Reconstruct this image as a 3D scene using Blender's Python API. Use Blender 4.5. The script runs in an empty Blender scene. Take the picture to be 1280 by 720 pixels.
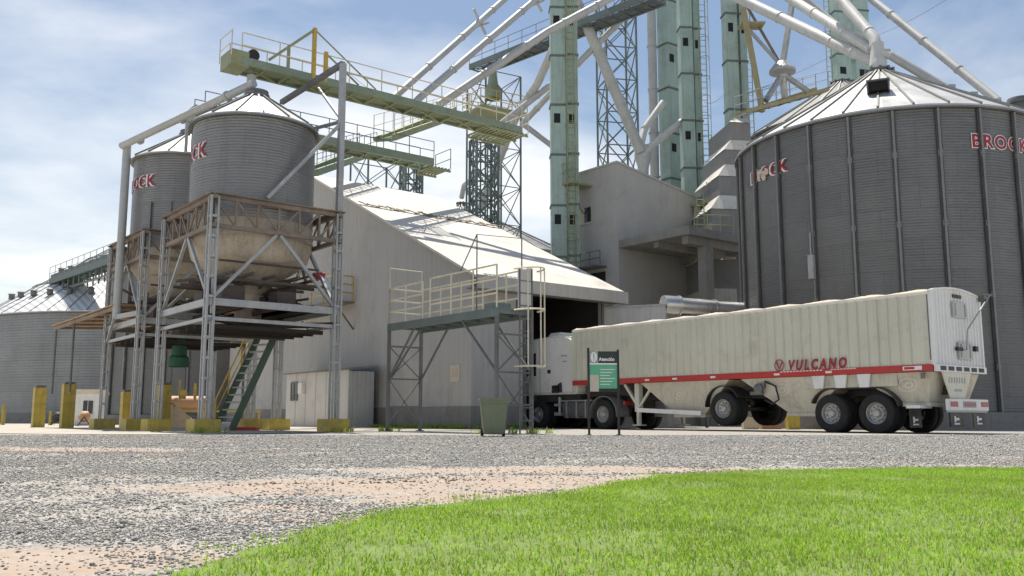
import bpy, bmesh, math, random
import numpy as np
from mathutils import Matrix, Vector
random.seed(7); rng=np.random.default_rng(11)
R=math.radians; PI=math.pi
sc=bpy.context.scene; col=sc.collection
# ---------------------------------------------------------------- camera numbers
FOC=1135.0; HZ=522.0; CAMH=0.42
PITCH=math.atan((HZ-360)/FOC); CP,SP=math.cos(PITCH),math.sin(PITCH)
def at(px,py,Y):
    """the world point seen at a pixel of the photograph at a given distance"""
    u=(px-640)/FOC; v=(360-py)/FOC; k=Y/(CP-v*SP)
    return Vector((u*k,Y,CAMH+k*(SP+v*CP)))
EX,EY=.785,.62
ANG=math.atan2(EY,EX); EX,EY=math.cos(ANG),math.sin(ANG)   # e: to the right and away, d: to the left and away
def fr(o,x,y,z=0): return Vector((o[0]+EX*x-EY*y, o[1]+EY*x+EX*y, z))
# ---------------------------------------------------------------- materials
def nt_of(name):
    m=bpy.data.materials.new(name); m.use_nodes=True; nt=m.node_tree
    return m,nt,nt.nodes['Principled BSDF']
def N(nt,t,**kw):
    n=nt.nodes.new(t)
    for k,v in kw.items():
        if k in n.inputs: n.inputs[k].default_value=v
        else: setattr(n,k,v)
    return n
def L(nt,a,b): nt.links.new(a,b)
def mixc(nt,fac,a,b,blend='MIX'):
    n=nt.nodes.new('ShaderNodeMix'); n.data_type='RGBA'; n.blend_type=blend
    for i,x in ((0,fac),(6,a),(7,b)):
        if isinstance(x,(int,float)): n.inputs[i].default_value=x
        elif isinstance(x,tuple): n.inputs[i].default_value=x if len(x)==4 else (*x,1)
        else: L(nt,x,n.inputs[i])
    return n.outputs[2]
def math_(nt,op,a,b=None,c=None,clamp=False):
    n=nt.nodes.new('ShaderNodeMath'); n.operation=op; n.use_clamp=clamp
    for i,x in enumerate((a,b,c)):
        if x is None: continue
        if isinstance(x,(int,float)): n.inputs[i].default_value=x
        else: L(nt,x,n.inputs[i])
    return n.outputs[0]
def mapr(nt,x,a,b,c=0.,d=1.):
    n=nt.nodes.new('ShaderNodeMapRange'); n.inputs[1].default_value=a; n.inputs[2].default_value=b
    n.inputs[3].default_value=c; n.inputs[4].default_value=d; L(nt,x,n.inputs[0]); return n.outputs[0]
def noise(nt,vec,scale,detail=5,rough=.6,dist=0.):
    n=N(nt,'ShaderNodeTexNoise'); n.inputs['Scale'].default_value=scale; n.inputs['Detail'].default_value=detail
    n.inputs['Roughness'].default_value=rough; n.inputs['Distortion'].default_value=dist; L(nt,vec,n.inputs['Vector']); return n.outputs[0]
def scaled(nt,vec,s):
    n=N(nt,'ShaderNodeMapping'); n.inputs['Scale'].default_value=s; L(nt,vec,n.inputs['Vector']); return n.outputs[0]
def M(name,c,rough=.6,metal=0.,var=.25,scale=1.3,grime=(.12,.10,.08),gamt=.25,streak=.0,bump=.15,fine=22,spec=.5,rib=None,ribd=.02,ribax='Z',glo=.52):
    """painted / metal / mineral surface with uneven tone, worn-in dirt and optional runs and ribs"""
    m,nt,b=nt_of(name); tc=N(nt,'ShaderNodeTexCoord'); v=tc.outputs['Object']
    n1=noise(nt,v,scale,6); n2=noise(nt,v,fine,4)
    t=mapr(nt,n1,.3,.7,1-var,1+var*.6); t2=mapr(nt,n2,.3,.7,1-var*.5,1+var*.4)
    t=math_(nt,'MULTIPLY',t,t2)
    base=mixc(nt,1.,(*c,1),t,'MULTIPLY')
    g=mapr(nt,noise(nt,v,scale*2.3,8,.7,.4),glo,.75,0,gamt)
    out=mixc(nt,g,base,(*grime,1))
    if streak:
        s=mapr(nt,noise(nt,scaled(nt,v,(5,5,.22)),1.6,5,.65),.48,.75,0,streak); out=mixc(nt,s,out,(*grime,1))
    L(nt,out,b.inputs['Base Color'])
    b.inputs['Metallic'].default_value=metal
    L(nt,mapr(nt,n1,.3,.7,max(rough-.08,.05),min(rough+.12,1)),b.inputs['Roughness'])
    b.inputs['Specular IOR Level'].default_value=spec
    h=math_(nt,'MULTIPLY',n2,.006*bump*4)
    if rib:
        sx=N(nt,'ShaderNodeSeparateXYZ'); L(nt,v,sx.inputs[0])
        ax=sx.outputs[ribax] if ribax in 'XYZ' else math_(nt,'ADD',sx.outputs['X'],sx.outputs['Y'])
        w=math_(nt,'SINE',math_(nt,'MULTIPLY',ax,2*PI/rib))
        h=math_(nt,'ADD',h,math_(nt,'MULTIPLY',w,ribd))
    bp=N(nt,'ShaderNodeBump'); bp.inputs['Strength'].default_value=.8; bp.inputs['Distance'].default_value=1.
    L(nt,h,bp.inputs['Height']); L(nt,bp.outputs[0],b.inputs['Normal'])
    return m
def silo_sheet(name,c,pitch=.105,metal=.55,rough=.5,ribd=.012,tone=.22):
    """curved corrugated sheets: fine level ribs, sheet by sheet tone, dull runs"""
    m,nt,b=nt_of(name); tc=N(nt,'ShaderNodeTexCoord'); v=tc.outputs['Object']; uv=N(nt,'ShaderNodeUVMap')
    br=N(nt,'ShaderNodeTexBrick'); L(nt,uv.outputs[0],br.inputs['Vector'])
    br.inputs['Scale'].default_value=1.; br.inputs['Brick Width'].default_value=2.7; br.inputs['Row Height'].default_value=1.12
    br.inputs['Mortar Size'].default_value=.012; br.inputs['Mortar Smooth'].default_value=.3
    br.inputs['Color1'].default_value=(1-tone,)*3+(1,); br.inputs['Color2'].default_value=(1+tone*.5,)*3+(1,); br.inputs['Mortar'].default_value=(.74,.74,.74,1)
    base=mixc(nt,1.,(*c,1),br.outputs[0],'MULTIPLY')
    n1=noise(nt,v,.5,6); base=mixc(nt,1.,base,mapr(nt,n1,.3,.7,.8,1.15),'MULTIPLY')
    s=mapr(nt,noise(nt,scaled(nt,v,(4,4,.12)),1.2,6,.65),.5,.8,0,.35); base=mixc(nt,s,base,(.13,.125,.115,1))
    sp=mapr(nt,noise(nt,v,9,4),.62,.75,0,.25); base=mixc(nt,sp,base,(.42,.42,.41,1))
    L(nt,base,b.inputs['Base Color']); b.inputs['Metallic'].default_value=metal
    L(nt,mapr(nt,n1,.3,.7,rough-.06,rough+.14),b.inputs['Roughness'])
    sx=N(nt,'ShaderNodeSeparateXYZ'); L(nt,v,sx.inputs[0])
    w=math_(nt,'SINE',math_(nt,'MULTIPLY',sx.outputs['Z'],2*PI/pitch))
    h=math_(nt,'ADD',math_(nt,'MULTIPLY',w,ribd),math_(nt,'MULTIPLY',noise(nt,scaled(nt,v,(1.2,1.2,3)),1.,4),.06))
    bp=N(nt,'ShaderNodeBump'); bp.inputs['Strength'].default_value=.7; bp.inputs['Distance'].default_value=1.
    L(nt,h,bp.inputs['Height']); L(nt,bp.outputs[0],b.inputs['Normal']); return m
mt={}
mt['silo']=silo_sheet('galvanised_wall_sheet',(.185,.185,.18),tone=.07,ribd=.005)
mt['silo_far']=silo_sheet('weathered_wall_sheet',(.27,.28,.28),pitch=.2,metal=.45,tone=.1)
mt['bin']=silo_sheet('bin_wall_sheet',(.27,.265,.255),pitch=.09,ribd=.006,tone=.08)
mt['sroof']=M('galvanised_roof_sheet',(.55,.55,.54),.42,.35,.16,.6,(.3,.29,.27),.3)
mt['sroof_far']=M('pale_far_roof_sheet',(.62,.63,.63),.5,.1,.1,.4,(.35,.34,.32),.25,.2,rib=.6,ribd=.02,ribax='S')
mt['srib']=M('galvanised_rib',(.24,.24,.235),.5,.5,.25,1.,(.1,.09,.08),.3)
mt['dryer']=M('grey_dryer_sheet',(.25,.25,.245),.7,.1,.12,.6,(.14,.13,.11),.4,.3)
mt['ribshade']=M('rib_flange_shade',(.10,.10,.10),.6,.3,.25,1,(.05,.045,.04),.3)  # darker than the rib itself: paints the shade along each silo rib
mt['khaki']=M('dull_khaki_paint',(.36,.32,.17),.6,.05,.25,1.2,(.2,.14,.07),.5)
mt['door_shade']=M('painted_door_shade',(.07,.065,.06),.9,0,.2,.5,(.12,.1,.08),.4)  # near-black colour standing in for the shade inside the warehouse doorway
mt['steel']=M('galvanised_steel',(.42,.43,.43),.48,.35,.25,1.,(.2,.16,.12),.35,.25)
mt['dsteel']=M('dull_steel',(.17,.175,.175),.55,.4,.3,1.2,(.09,.07,.05),.4)
mt['rsteel']=M('rusty_steel',(.27,.225,.18),.7,.2,.35,1.1,(.17,.085,.04),.75,.4)
mt['rdark']=M('dark_rusty_steel',(.12,.10,.085),.75,.15,.3,1.2,(.10,.05,.025),.6)
mt['lattice']=M('grey_green_lattice_steel',(.17,.21,.20),.6,.3,.25,1.,(.1,.08,.06),.3)
mt['cone']=M('chalky_hopper_plate',(.48,.42,.335),.75,.05,.25,.8,(.22,.16,.10),.6,.5)
mt['white_wall']=M('pale_painted_sheet_wall',(.43,.425,.405),.65,0,.12,.25,(.27,.25,.22),.55,.4,rib=.35,ribd=.006,ribax='S')
mt['grey_wall']=M('grey_rendered_wall',(.43,.42,.40),.85,0,.12,.3,(.26,.25,.23),.5,.35)
mt['conc']=M('raw_concrete',(.27,.26,.24),.9,0,.2,.7,(.13,.12,.11),.55,.3,bump=.5)
mt['apron']=M('worn_concrete_paving',(.46,.42,.36),.9,0,.15,.35,(.26,.22,.17),.55,bump=.4)
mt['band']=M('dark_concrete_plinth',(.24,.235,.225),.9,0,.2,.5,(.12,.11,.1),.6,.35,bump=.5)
mt['roof']=M('whitewashed_roof_sheet',(.66,.63,.575),.55,.0,.10,.35,(.36,.27,.19),.55,.3,rib=.25,ribd=.008,ribax='X')
mt['green']=M('faded_green_paint',(.255,.315,.225),.55,.1,.25,.8,(.2,.15,.07),.5,.3)
mt['lgreen']=M('yellow_green_paint',(.32,.34,.19),.55,.1,.25,.8,(.22,.16,.07),.45)
mt['mint']=M('mint_green_casing_paint',(.385,.51,.46),.5,.05,.16,.7,(.24,.20,.14),.5,.5)
mt['pipe']=M('pale_spout_steel',(.46,.47,.46),.55,.15,.15,.6,(.26,.23,.2),.35,bump=.02,fine=6)
mt['whitepipe']=M('white_painted_pipe',(.57,.575,.55),.55,.0,.12,.6,(.30,.27,.22),.5,.35,bump=.02,fine=6)
mt['yellow']=M('worn_yellow_paint',(.55,.42,.06),.6,0,.22,1.5,(.20,.17,.12),.8,.55,glo=.46)
mt['oyel']=M('ochre_yellow_rail_paint',(.55,.38,.07),.6,0,.2,1.5,(.2,.13,.06),.4)
mt['ivory']=M('ivory_rail_paint',(.66,.60,.46),.55,0,.15,1.5,(.3,.24,.16),.45)
mt['cream']=M('cream_trailer_paint',(.655,.64,.53),.45,0,.07,.5,(.32,.28,.21),.4,.28)
mt['creamd']=M('dusty_cream_hopper_paint',(.57,.54,.44),.55,0,.12,.9,(.25,.20,.14),.7,.4)
mt['twhite']=M('trailer_white_paint',(.76,.76,.74),.42,0,.05,.8,(.4,.37,.32),.35,.2)
mt['cab']=M('cab_white_paint',(.78,.77,.72),.25,0,.04,.6,(.5,.45,.36),.2)
mt['red']=M('red_trailer_paint',(.50,.035,.03),.42,0,.12,1.5,(.2,.08,.05),.35)
mt['lred']=M('red_letter_vinyl',(.33,.02,.035),.45,0,.12,2,(.3,.15,.12),.25)
mt['lwhite']=M('white_letter_vinyl',(.78,.77,.75),.45,0,.05,2,(.4,.38,.35),.2)
mt['rubber']=M('tyre_rubber',(.018,.018,.018),.85,0,.25,4,(.10,.085,.065),.28,bump=.4)
mt['black']=M('black_plastic',(.02,.02,.02),.5,0,.2,3,(.1,.09,.07),.3)
mt['dark']=M('dark_opening',(.012,.012,.012),.8,0,.1,2,(.02,.02,.02),.2)
mt['rim']=M('steel_wheel_rim',(.42,.42,.41),.4,.4,.2,4,(.14,.11,.08),.5)
mt['chassis']=M('dark_chassis_paint',(.05,.048,.046),.6,.1,.3,2,(.15,.12,.09),.5)
mt['tarp']=M('tan_tarpaulin',(.56,.48,.36),.8,0,.15,.9,(.3,.24,.16),.4)
mt['tank']=M('fuel_tank_steel',(.16,.16,.155),.38,.5,.2,2,(.12,.1,.08),.4)
mt['fender']=M('grey_mudguard_plastic',(.19,.19,.185),.55,0,.15,2,(.2,.17,.13),.4)
mt['duct']=M('shiny_duct_sheet',(.66,.66,.65),.27,.85,.15,1,(.3,.28,.25),.3)
mt['glass']=M('dark_window_glass',(.03,.035,.04),.12,0,.1,2,(.1,.1,.1),.1)
mt['trash']=M('grey_green_plastic',(.15,.185,.115),.5,0,.12,3,(.2,.18,.13),.35)
mt['sgreen']=M('green_sign_face',(.11,.43,.25),.45,0,.08,5,(.3,.35,.3),.2)
mt['sdark']=M('dark_sign_band',(.022,.03,.025),.45,0,.1,5,(.1,.1,.1),.2)
mt['scream']=M('cream_sign_panel',(.56,.50,.40),.5,0,.1,5,(.35,.3,.25),.2)
mt['sgrey']=M('grey_sign_band',(.36,.36,.36),.5,0,.1,5,(.3,.3,.3),.2)
mt['awning']=M('brown_awning_sheet',(.42,.27,.14),.7,0,.2,.8,(.18,.11,.06),.5,rib=.25,ribd=.01,ribax='Y')
mt['shed_sheet']=M('corrugated_shed_sheet',(.50,.50,.49),.5,.25,.12,.6,(.25,.23,.2),.35,.3)
mt['shed_wall']=M('pale_shed_panel',(.60,.59,.56),.6,0,.08,.5,(.35,.32,.28),.35,.3)
mt['orange']=M('faded_orange_paint',(.50,.30,.18),.55,0,.15,2,(.3,.18,.1),.4)
mt['sand']=M('pale_spilt_grain',(.62,.52,.36),.95,0,.15,3,(.4,.3,.18),.4,bump=1)
mt['stair_green']=M('dark_green_stair_paint',(.07,.12,.085),.55,.1,.2,1.5,(.12,.1,.07),.4)
mt['tread']=M('worn_steel_tread',(.34,.36,.33),.6,.2,.2,3,(.15,.13,.1),.4)
mt['sock']=M('green_spout_sock',(.03,.12,.07),.7,0,.2,2,(.1,.1,.07),.4)
mt['dred']=M('red_enamel',(.45,.03,.03),.4,0,.1,2,(.2,.05,.04),.3)
mt['pink']=M('brick_tile',(.45,.25,.16),.85,0,.2,3,(.25,.15,.1),.4)
mt['tlight']=M('red_lens',(.35,.02,.02),.25,0,.1,3,(.1,.02,.02),.2)
# ---------------------------------------------------------------- mesh builder
class MB:
    def __init__(s,root=None,local=False):
        s.v=[];s.f=[];s.uv=None;s.root=root;s.local=local;s.mi=[];s.cur=0
    def add(s,vs,fs):
        o=len(s.v); s.v.extend([tuple(p) for p in vs]); s.f.extend([tuple(i+o for i in f) for f in fs]); s.mi.extend([s.cur]*len(fs)); return s
    def box(s,c,size,ax=None):
        c=Vector(c); hx,hy,hz=[q/2 for q in size]
        if ax is None: ax=(Vector((1,0,0)),Vector((0,1,0)),Vector((0,0,1)))
        vs=[c+ax[0]*(i*hx)+ax[1]*(j*hy)+ax[2]*(k*hz) for i in(-1,1) for j in(-1,1) for k in(-1,1)]
        return s.add(vs,[(0,1,3,2),(4,6,7,5),(0,4,5,1),(2,3,7,6),(0,2,6,4),(1,5,7,3)])
    def bb(s,a,b):
        a=Vector(a);b=Vector(b); return s.box((a+b)/2,[abs(q) for q in (b-a)])
    def bar(s,p,q,w,h=None,up=(0,0,1)):
        p=Vector(p);q=Vector(q);h=h or w; z=q-p; l=z.length
        if l<1e-6: return s
        z=z/l; u=Vector(up)
        if abs(z.dot(u))>.98: u=Vector((EX,EY,0)) if not s.local else Vector((1,0,0))
        x=u.cross(z).normalized(); y=z.cross(x)
        return s.box((p+q)/2,(w,h,l),(x,y,z))
    def tube(s,pts,r,n=8,r2=None,cap=True):
        pts=[Vector(p) for p in pts]; k=len(pts); rings=[]
        t0=(pts[1]-pts[0]).normalized(); u=Vector((0,0,1)) if abs(t0.z)<.9 else Vector((1,0,0))
        x=u.cross(t0).normalized()
        for i,p in enumerate(pts):
            t=(pts[min(i+1,k-1)]-pts[max(i-1,0)]).normalized()
            x=(x-t*x.dot(t)).normalized(); y=t.cross(x)
            rr=r if r2 is None else r+(r2-r)*i/(k-1)
            rings.append([p+(x*math.cos(2*PI*j/n)+y*math.sin(2*PI*j/n))*rr for j in range(n)])
        vs=[q for g in rings for q in g]; fs=[]
        for i in range(k-1):
            for j in range(n):
                j2=(j+1)%n; fs.append((i*n+j,i*n+j2,(i+1)*n+j2,(i+1)*n+j))
        if cap: fs.append(tuple(range(n-1,-1,-1))); fs.append(tuple((k-1)*n+j for j in range(n)))
        return s.add(vs,fs)
    def lathe(s,c,prof,n=32,axis='Z',a0=0,a1=2*PI,cap=False):
        """prof: (radius, height along the axis)"""
        c=Vector(c); full=abs(a1-a0-2*PI)<1e-4; m=n if full else n+1; vs=[];fs=[]
        for r,h in prof:
            for j in range(m):
                a=a0+(a1-a0)*j/n; ca,sa=math.cos(a)*r,math.sin(a)*r
                vs.append(c+(Vector((ca,sa,h)) if axis=='Z' else Vector((h,ca,sa))))
        for i in range(len(prof)-1):
            for j in range(n):
                j2=(j+1)%m; fs.append((i*m+j,i*m+j2,(i+1)*m+j2,(i+1)*m+j))
        if cap: fs.append(tuple(range(m-1,-1,-1))); fs.append(tuple((len(prof)-1)*m+j for j in range(m)))
        return s.add(vs,fs)
    def prism(s,pts,ex):
        pts=[Vector(p) for p in pts]; ex=Vector(ex); n=len(pts)
        vs=pts+[p+ex for p in pts]
        return s.add(vs,[tuple(range(n-1,-1,-1)),tuple(range(n,2*n))]+[(i,(i+1)%n,n+(i+1)%n,n+i) for i in range(n)])
    def quad(s,a,b,c,d): return s.add([a,b,c,d],[(0,1,2,3)])
    def build(s,name,mat,parent=None,smooth=True,bevel=0):
        me=bpy.data.meshes.new(name); V=s.v
        root=s.root
        if root is not None and not s.local:
            inv=INV[root.name]; V=[inv@Vector(p) for p in V]
        me.from_pydata([tuple(p) for p in V],[],s.f)
        mats=mat if isinstance(mat,(list,tuple)) else [mat]
        for q in mats: me.materials.append(q)
        if len(mats)>1: me.polygons.foreach_set('material_index',s.mi)
        bm=bmesh.new(); bm.from_mesh(me); bmesh.ops.recalc_face_normals(bm,faces=bm.faces)
        if bevel: bmesh.ops.bevel(bm,geom=bm.edges[:],offset=bevel,segments=2,affect='EDGES',clamp_overlap=True)
        bm.to_mesh(me); bm.free()
        if smooth:
            me.polygons.foreach_set('use_smooth',[True]*len(me.polygons)); me.set_sharp_from_angle(angle=R(38))
        o=bpy.data.objects.new(name,me); col.objects.link(o)
        if parent is not None: o.parent=parent
        return o
INV={}
def thing(name,label,cat,loc=(0,0,0),rz=0,group=None):
    o=bpy.data.objects.new(name,None); col.objects.link(o); o.location=loc; o.rotation_euler=(0,0,rz); o.empty_display_size=.3
    o['label']=label;o['category']=cat
    if group:o['group']=group
    INV[o.name]=(Matrix.Translation(Vector(loc))@Matrix.Rotation(rz,4,'Z')).inverted()
    return o
def tag(o,label,cat,group=None):
    o['label']=label;o['category']=cat
    if group:o['group']=group
    return o
def single(mb,name,mat,loc,label,cat,group=None,rz=0,**kw):
    """a thing that is one mesh; mb holds world coordinates"""
    inv=(Matrix.Translation(Vector(loc))@Matrix.Rotation(rz,4,'Z')).inverted(); mb.v=[tuple(inv@Vector(p)) for p in mb.v]; mb.root=None
    o=mb.build(name,mat,**kw); o.location=loc; o.rotation_euler=(0,0,rz); return tag(o,label,cat,group)
def dup(root,loc,rz,label,group=None):
    r=root.copy(); col.objects.link(r); r.location=loc; r.rotation_euler=(0,0,rz); r['label']=label
    if group:r['group']=group
    for ch in list(root.children):
        c=ch.copy(); col.objects.link(c); c.parent=r
        for g in ch.children:
            k=g.copy(); col.objects.link(k); k.parent=c
    return r
def spin(o,n,start=1,step=None,da=None):
    """copies of a part turned about its thing's upright axis"""
    for i in range(start,n):
        c=o.copy(); col.objects.link(c); c.parent=o.parent; c.rotation_euler=(0,0,o.rotation_euler.z+(da if da else 2*PI/n)*i)
def rail(mb,pts,h=1.05,sp=1.5,r=.022,mids=1,posts=True):
    pts=[Vector(p) for p in pts]; up=Vector((0,0,1))
    for a,b in zip(pts[:-1],pts[1:]):
        l=(b-a).length; n=max(1,round(l/sp))
        for k in range(mids+1):
            z=up*(h*(k+1)/(mids+1)); mb.tube([a+z,b+z],r,5)
        if posts:
            for i in range(n+1):
                p=a+(b-a)*i/n; mb.tube([p,p+up*h],r,5)
    return mb
def ladder(mb,a,b,w,axis,r=.025,sp=.33):
    a=Vector(a);b=Vector(b);axis=Vector(axis).normalized()
    mb.tube([a-axis*w/2,b-axis*w/2],r,5);mb.tube([a+axis*w/2,b+axis*w/2],r,5)
    l=(b-a).length;n=int(l/sp)
    for i in range(1,n):
        p=a+(b-a)*i/n; mb.tube([p-axis*w/2,p+axis*w/2],r*.7,4)
    return mb
def text(s,size,off=0.,shear=0.,space=1.):
    cu=bpy.data.curves.new('txt','FONT'); cu.body=s; cu.size=size; cu.offset=off; cu.shear=shear; cu.space_character=space; cu.resolution_u=3
    o=bpy.data.objects.new('txt',cu); col.objects.link(o); dg=bpy.context.evaluated_depsgraph_get(); dg.update()
    me=o.evaluated_get(dg).to_mesh(); vs=[v.co.copy() for v in me.vertices]; fs=[tuple(p.vertices) for p in me.polygons]
    o.evaluated_get(dg).to_mesh_clear(); bpy.data.objects.remove(o); bpy.data.curves.remove(cu)
    return vs,fs
def slab_text(mb,s,size,mapf,off=0.,shear=0.,space=1.,thick=.012):
    """lettering with a thin body of its own"""
    vs,fs=text(s,size,off,shear,space); n=len(vs)
    mb.add([mapf(v.x,v.y,thick) for v in vs],fs)
    cnt={}
    for f in fs:
        for a,b in zip(f,f[1:]+f[:1]): cnt[(a,b)]=cnt.get((a,b),0)+1
    edge=[(a,b) for (a,b) in cnt if (b,a) not in cnt]
    o=len(mb.v); mb.add([mapf(v.x,v.y,0) for v in vs],[]);
    for a,b in edge: mb.f.append((o-n+a,o-n+b,o+b,o+a)); mb.mi.append(mb.cur)
    return max(v.x for v in vs)
# ================================================================= SETTING
def struct(o): o['kind']='structure'; return o
def sheet(name,pts,z,mat):
    me=bpy.data.meshes.new(name); me.from_pydata([(x,y,z) for x,y in pts],[],[tuple(range(len(pts)))]); me.materials.append(mat)
    o=bpy.data.objects.new(name,me); col.objects.link(o); return struct(o)
# gravel
m,nt,b=nt_of('gravel_ground'); tc=N(nt,'ShaderNodeTexCoord'); v=tc.outputs['Object']
sx=N(nt,'ShaderNodeSeparateXYZ'); L(nt,v,sx.inputs[0])
def vor(scale):
    n=N(nt,'ShaderNodeTexVoronoi'); n.inputs['Scale'].default_value=scale; n.inputs['Randomness'].default_value=1; L(nt,v,n.inputs['Vector']); return n
v1=vor(60); v2=vor(19)
cr=N(nt,'ShaderNodeValToRGB'); cr.color_ramp.elements[0].color=(.13,.127,.12,1); cr.color_ramp.elements[1].color=(.60,.58,.54,1)
e=cr.color_ramp.elements.new(.5); e.color=(.33,.32,.30,1)
sv=N(nt,'ShaderNodeSeparateColor'); L(nt,v1.outputs['Color'],sv.inputs[0]); L(nt,sv.outputs[0],cr.inputs[0])
sv2=N(nt,'ShaderNodeSeparateColor'); L(nt,v2.outputs['Color'],sv2.inputs[0])
gcol=mixc(nt,1.,cr.outputs[0],mapr(nt,sv2.outputs[1],0,1,.75,1.25),'MULTIPLY')
gcol=mixc(nt,mapr(nt,noise(nt,v,.9,5),.38,.62,.10,.6),gcol,(.42,.38,.33,1))
dirt=mixc(nt,noise(nt,v,3,6),(.32,.235,.175,1),(.49,.39,.31,1))
dirt=mixc(nt,mapr(nt,noise(nt,v,26,4),.6,.7,0,.5),dirt,(.25,.22,.19,1))
def ell(cx,cy,rx,ry,rot=0.):
    dx=math_(nt,'SUBTRACT',sx.outputs['X'],cx); dy=math_(nt,'SUBTRACT',sx.outputs['Y'],cy); c,s=math.cos(rot),math.sin(rot)
    a=math_(nt,'ADD',math_(nt,'MULTIPLY',dx,c/rx),math_(nt,'MULTIPLY',dy,s/rx)); q=math_(nt,'ADD',math_(nt,'MULTIPLY',dx,-s/ry),math_(nt,'MULTIPLY',dy,c/ry))
    return math_(nt,'SUBTRACT',1.,math_(nt,'SQRT',math_(nt,'ADD',math_(nt,'MULTIPLY',a,a),math_(nt,'MULTIPLY',q,q))))
msk=None
for q in ((-.45,5.95,2.5,1.0,.25),(.5,7.5,2.3,.6,.08),(-.1,5.0,1.0,.5,.3),(-7.2,12.3,4.2,.9,-.05),(-3.5,10.6,2.2,.5,.1),(-1.45,2.75,.75,.42,.2),(-1.1,4.4,.35,.22,0),(-5.5,17,6,1.2,0),(7,9.5,4,.7,.1),(3,14,5,.6,0),(-.9,3.9,.5,.15,.3)):
    g=ell(*q); msk=g if msk is None else math_(nt,'MAXIMUM',msk,g)
msk=math_(nt,'ADD',msk,math_(nt,'MULTIPLY',math_(nt,'SUBTRACT',noise(nt,v,2.2,8,.7,.3),.5),1.35))
far=mapr(nt,noise(nt,v,.35,7,.7),.54,.66,0,.6)
dm=math_(nt,'MAXIMUM',mapr(nt,msk,.12,.38,0,.93),far)
dm=math_(nt,'MULTIPLY',dm,mapr(nt,noise(nt,v,5.5,7,.7),.3,.62,.45,1.)); gcol=mixc(nt,dm,gcol,dirt); L(nt,gcol,b.inputs['Base Color']); b.inputs['Roughness'].default_value=.95; b.inputs['Specular IOR Level'].default_value=.2
h=math_(nt,'MULTIPLY',math_(nt,'SUBTRACT',1.,v1.outputs['Distance']),.012); h=math_(nt,'ADD',math_(nt,'MULTIPLY',h,math_(nt,'SUBTRACT',1.,dm)),math_(nt,'MULTIPLY',noise(nt,v,7,6),.03))
bp=N(nt,'ShaderNodeBump'); bp.inputs['Strength'].default_value=.9; bp.inputs['Distance'].default_value=1.; L(nt,h,bp.inputs['Height']); L(nt,bp.outputs[0],b.inputs['Normal'])
mt['gravel']=m
sheet('ground',[(-600,-200),(600,-200),(600,900),(-600,900)],0,mt['gravel'])
# concrete paving under the bin towers, an uneven front edge
edge=[(-40,25.5),(-18,25.2),(-14.5,24.6),(-12,23.4),(-9.6,22.6),(-8.2,22.8),(-7,23.8),(-5.6,25.9),(-4.9,28),(-4.6,31)]
sheet('pavement',edge+[(-7,37),(-16,52),(-16,66),(-60,66),(-60,30)],.012,mt['apron'])
# lawn base
lawn=[(-.98,-4),(-.93,1.8),(-.9,2.5),(-.82,3.05),(-.58,4.15),(-.3,4.5),(0,4.9),(.3,5.15),(.6,5.75),(1.1,6.7),(1.55,7.1),(2.,7.4),(3,7.55),(4.3,7.66),(7,7.8),(14,8),(14,-4)]
ms=M('lawn_soil',(.17,.24,.06),.95,0,.3,6,(.22,.17,.1),.5,bump=1)
dens=[]
for (x0,y0),(x1,y1) in zip(lawn,lawn[1:]):
    for k in range(8):
        t=k/8; j=.035 if 1<y0<9 else 0
        dens.append((x0+(x1-x0)*t+random.uniform(-j,j),y0+(y1-y0)*t+random.uniform(-j,j)))
sheet('lawn',dens+[(14,-4)],.006,ms)
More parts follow.
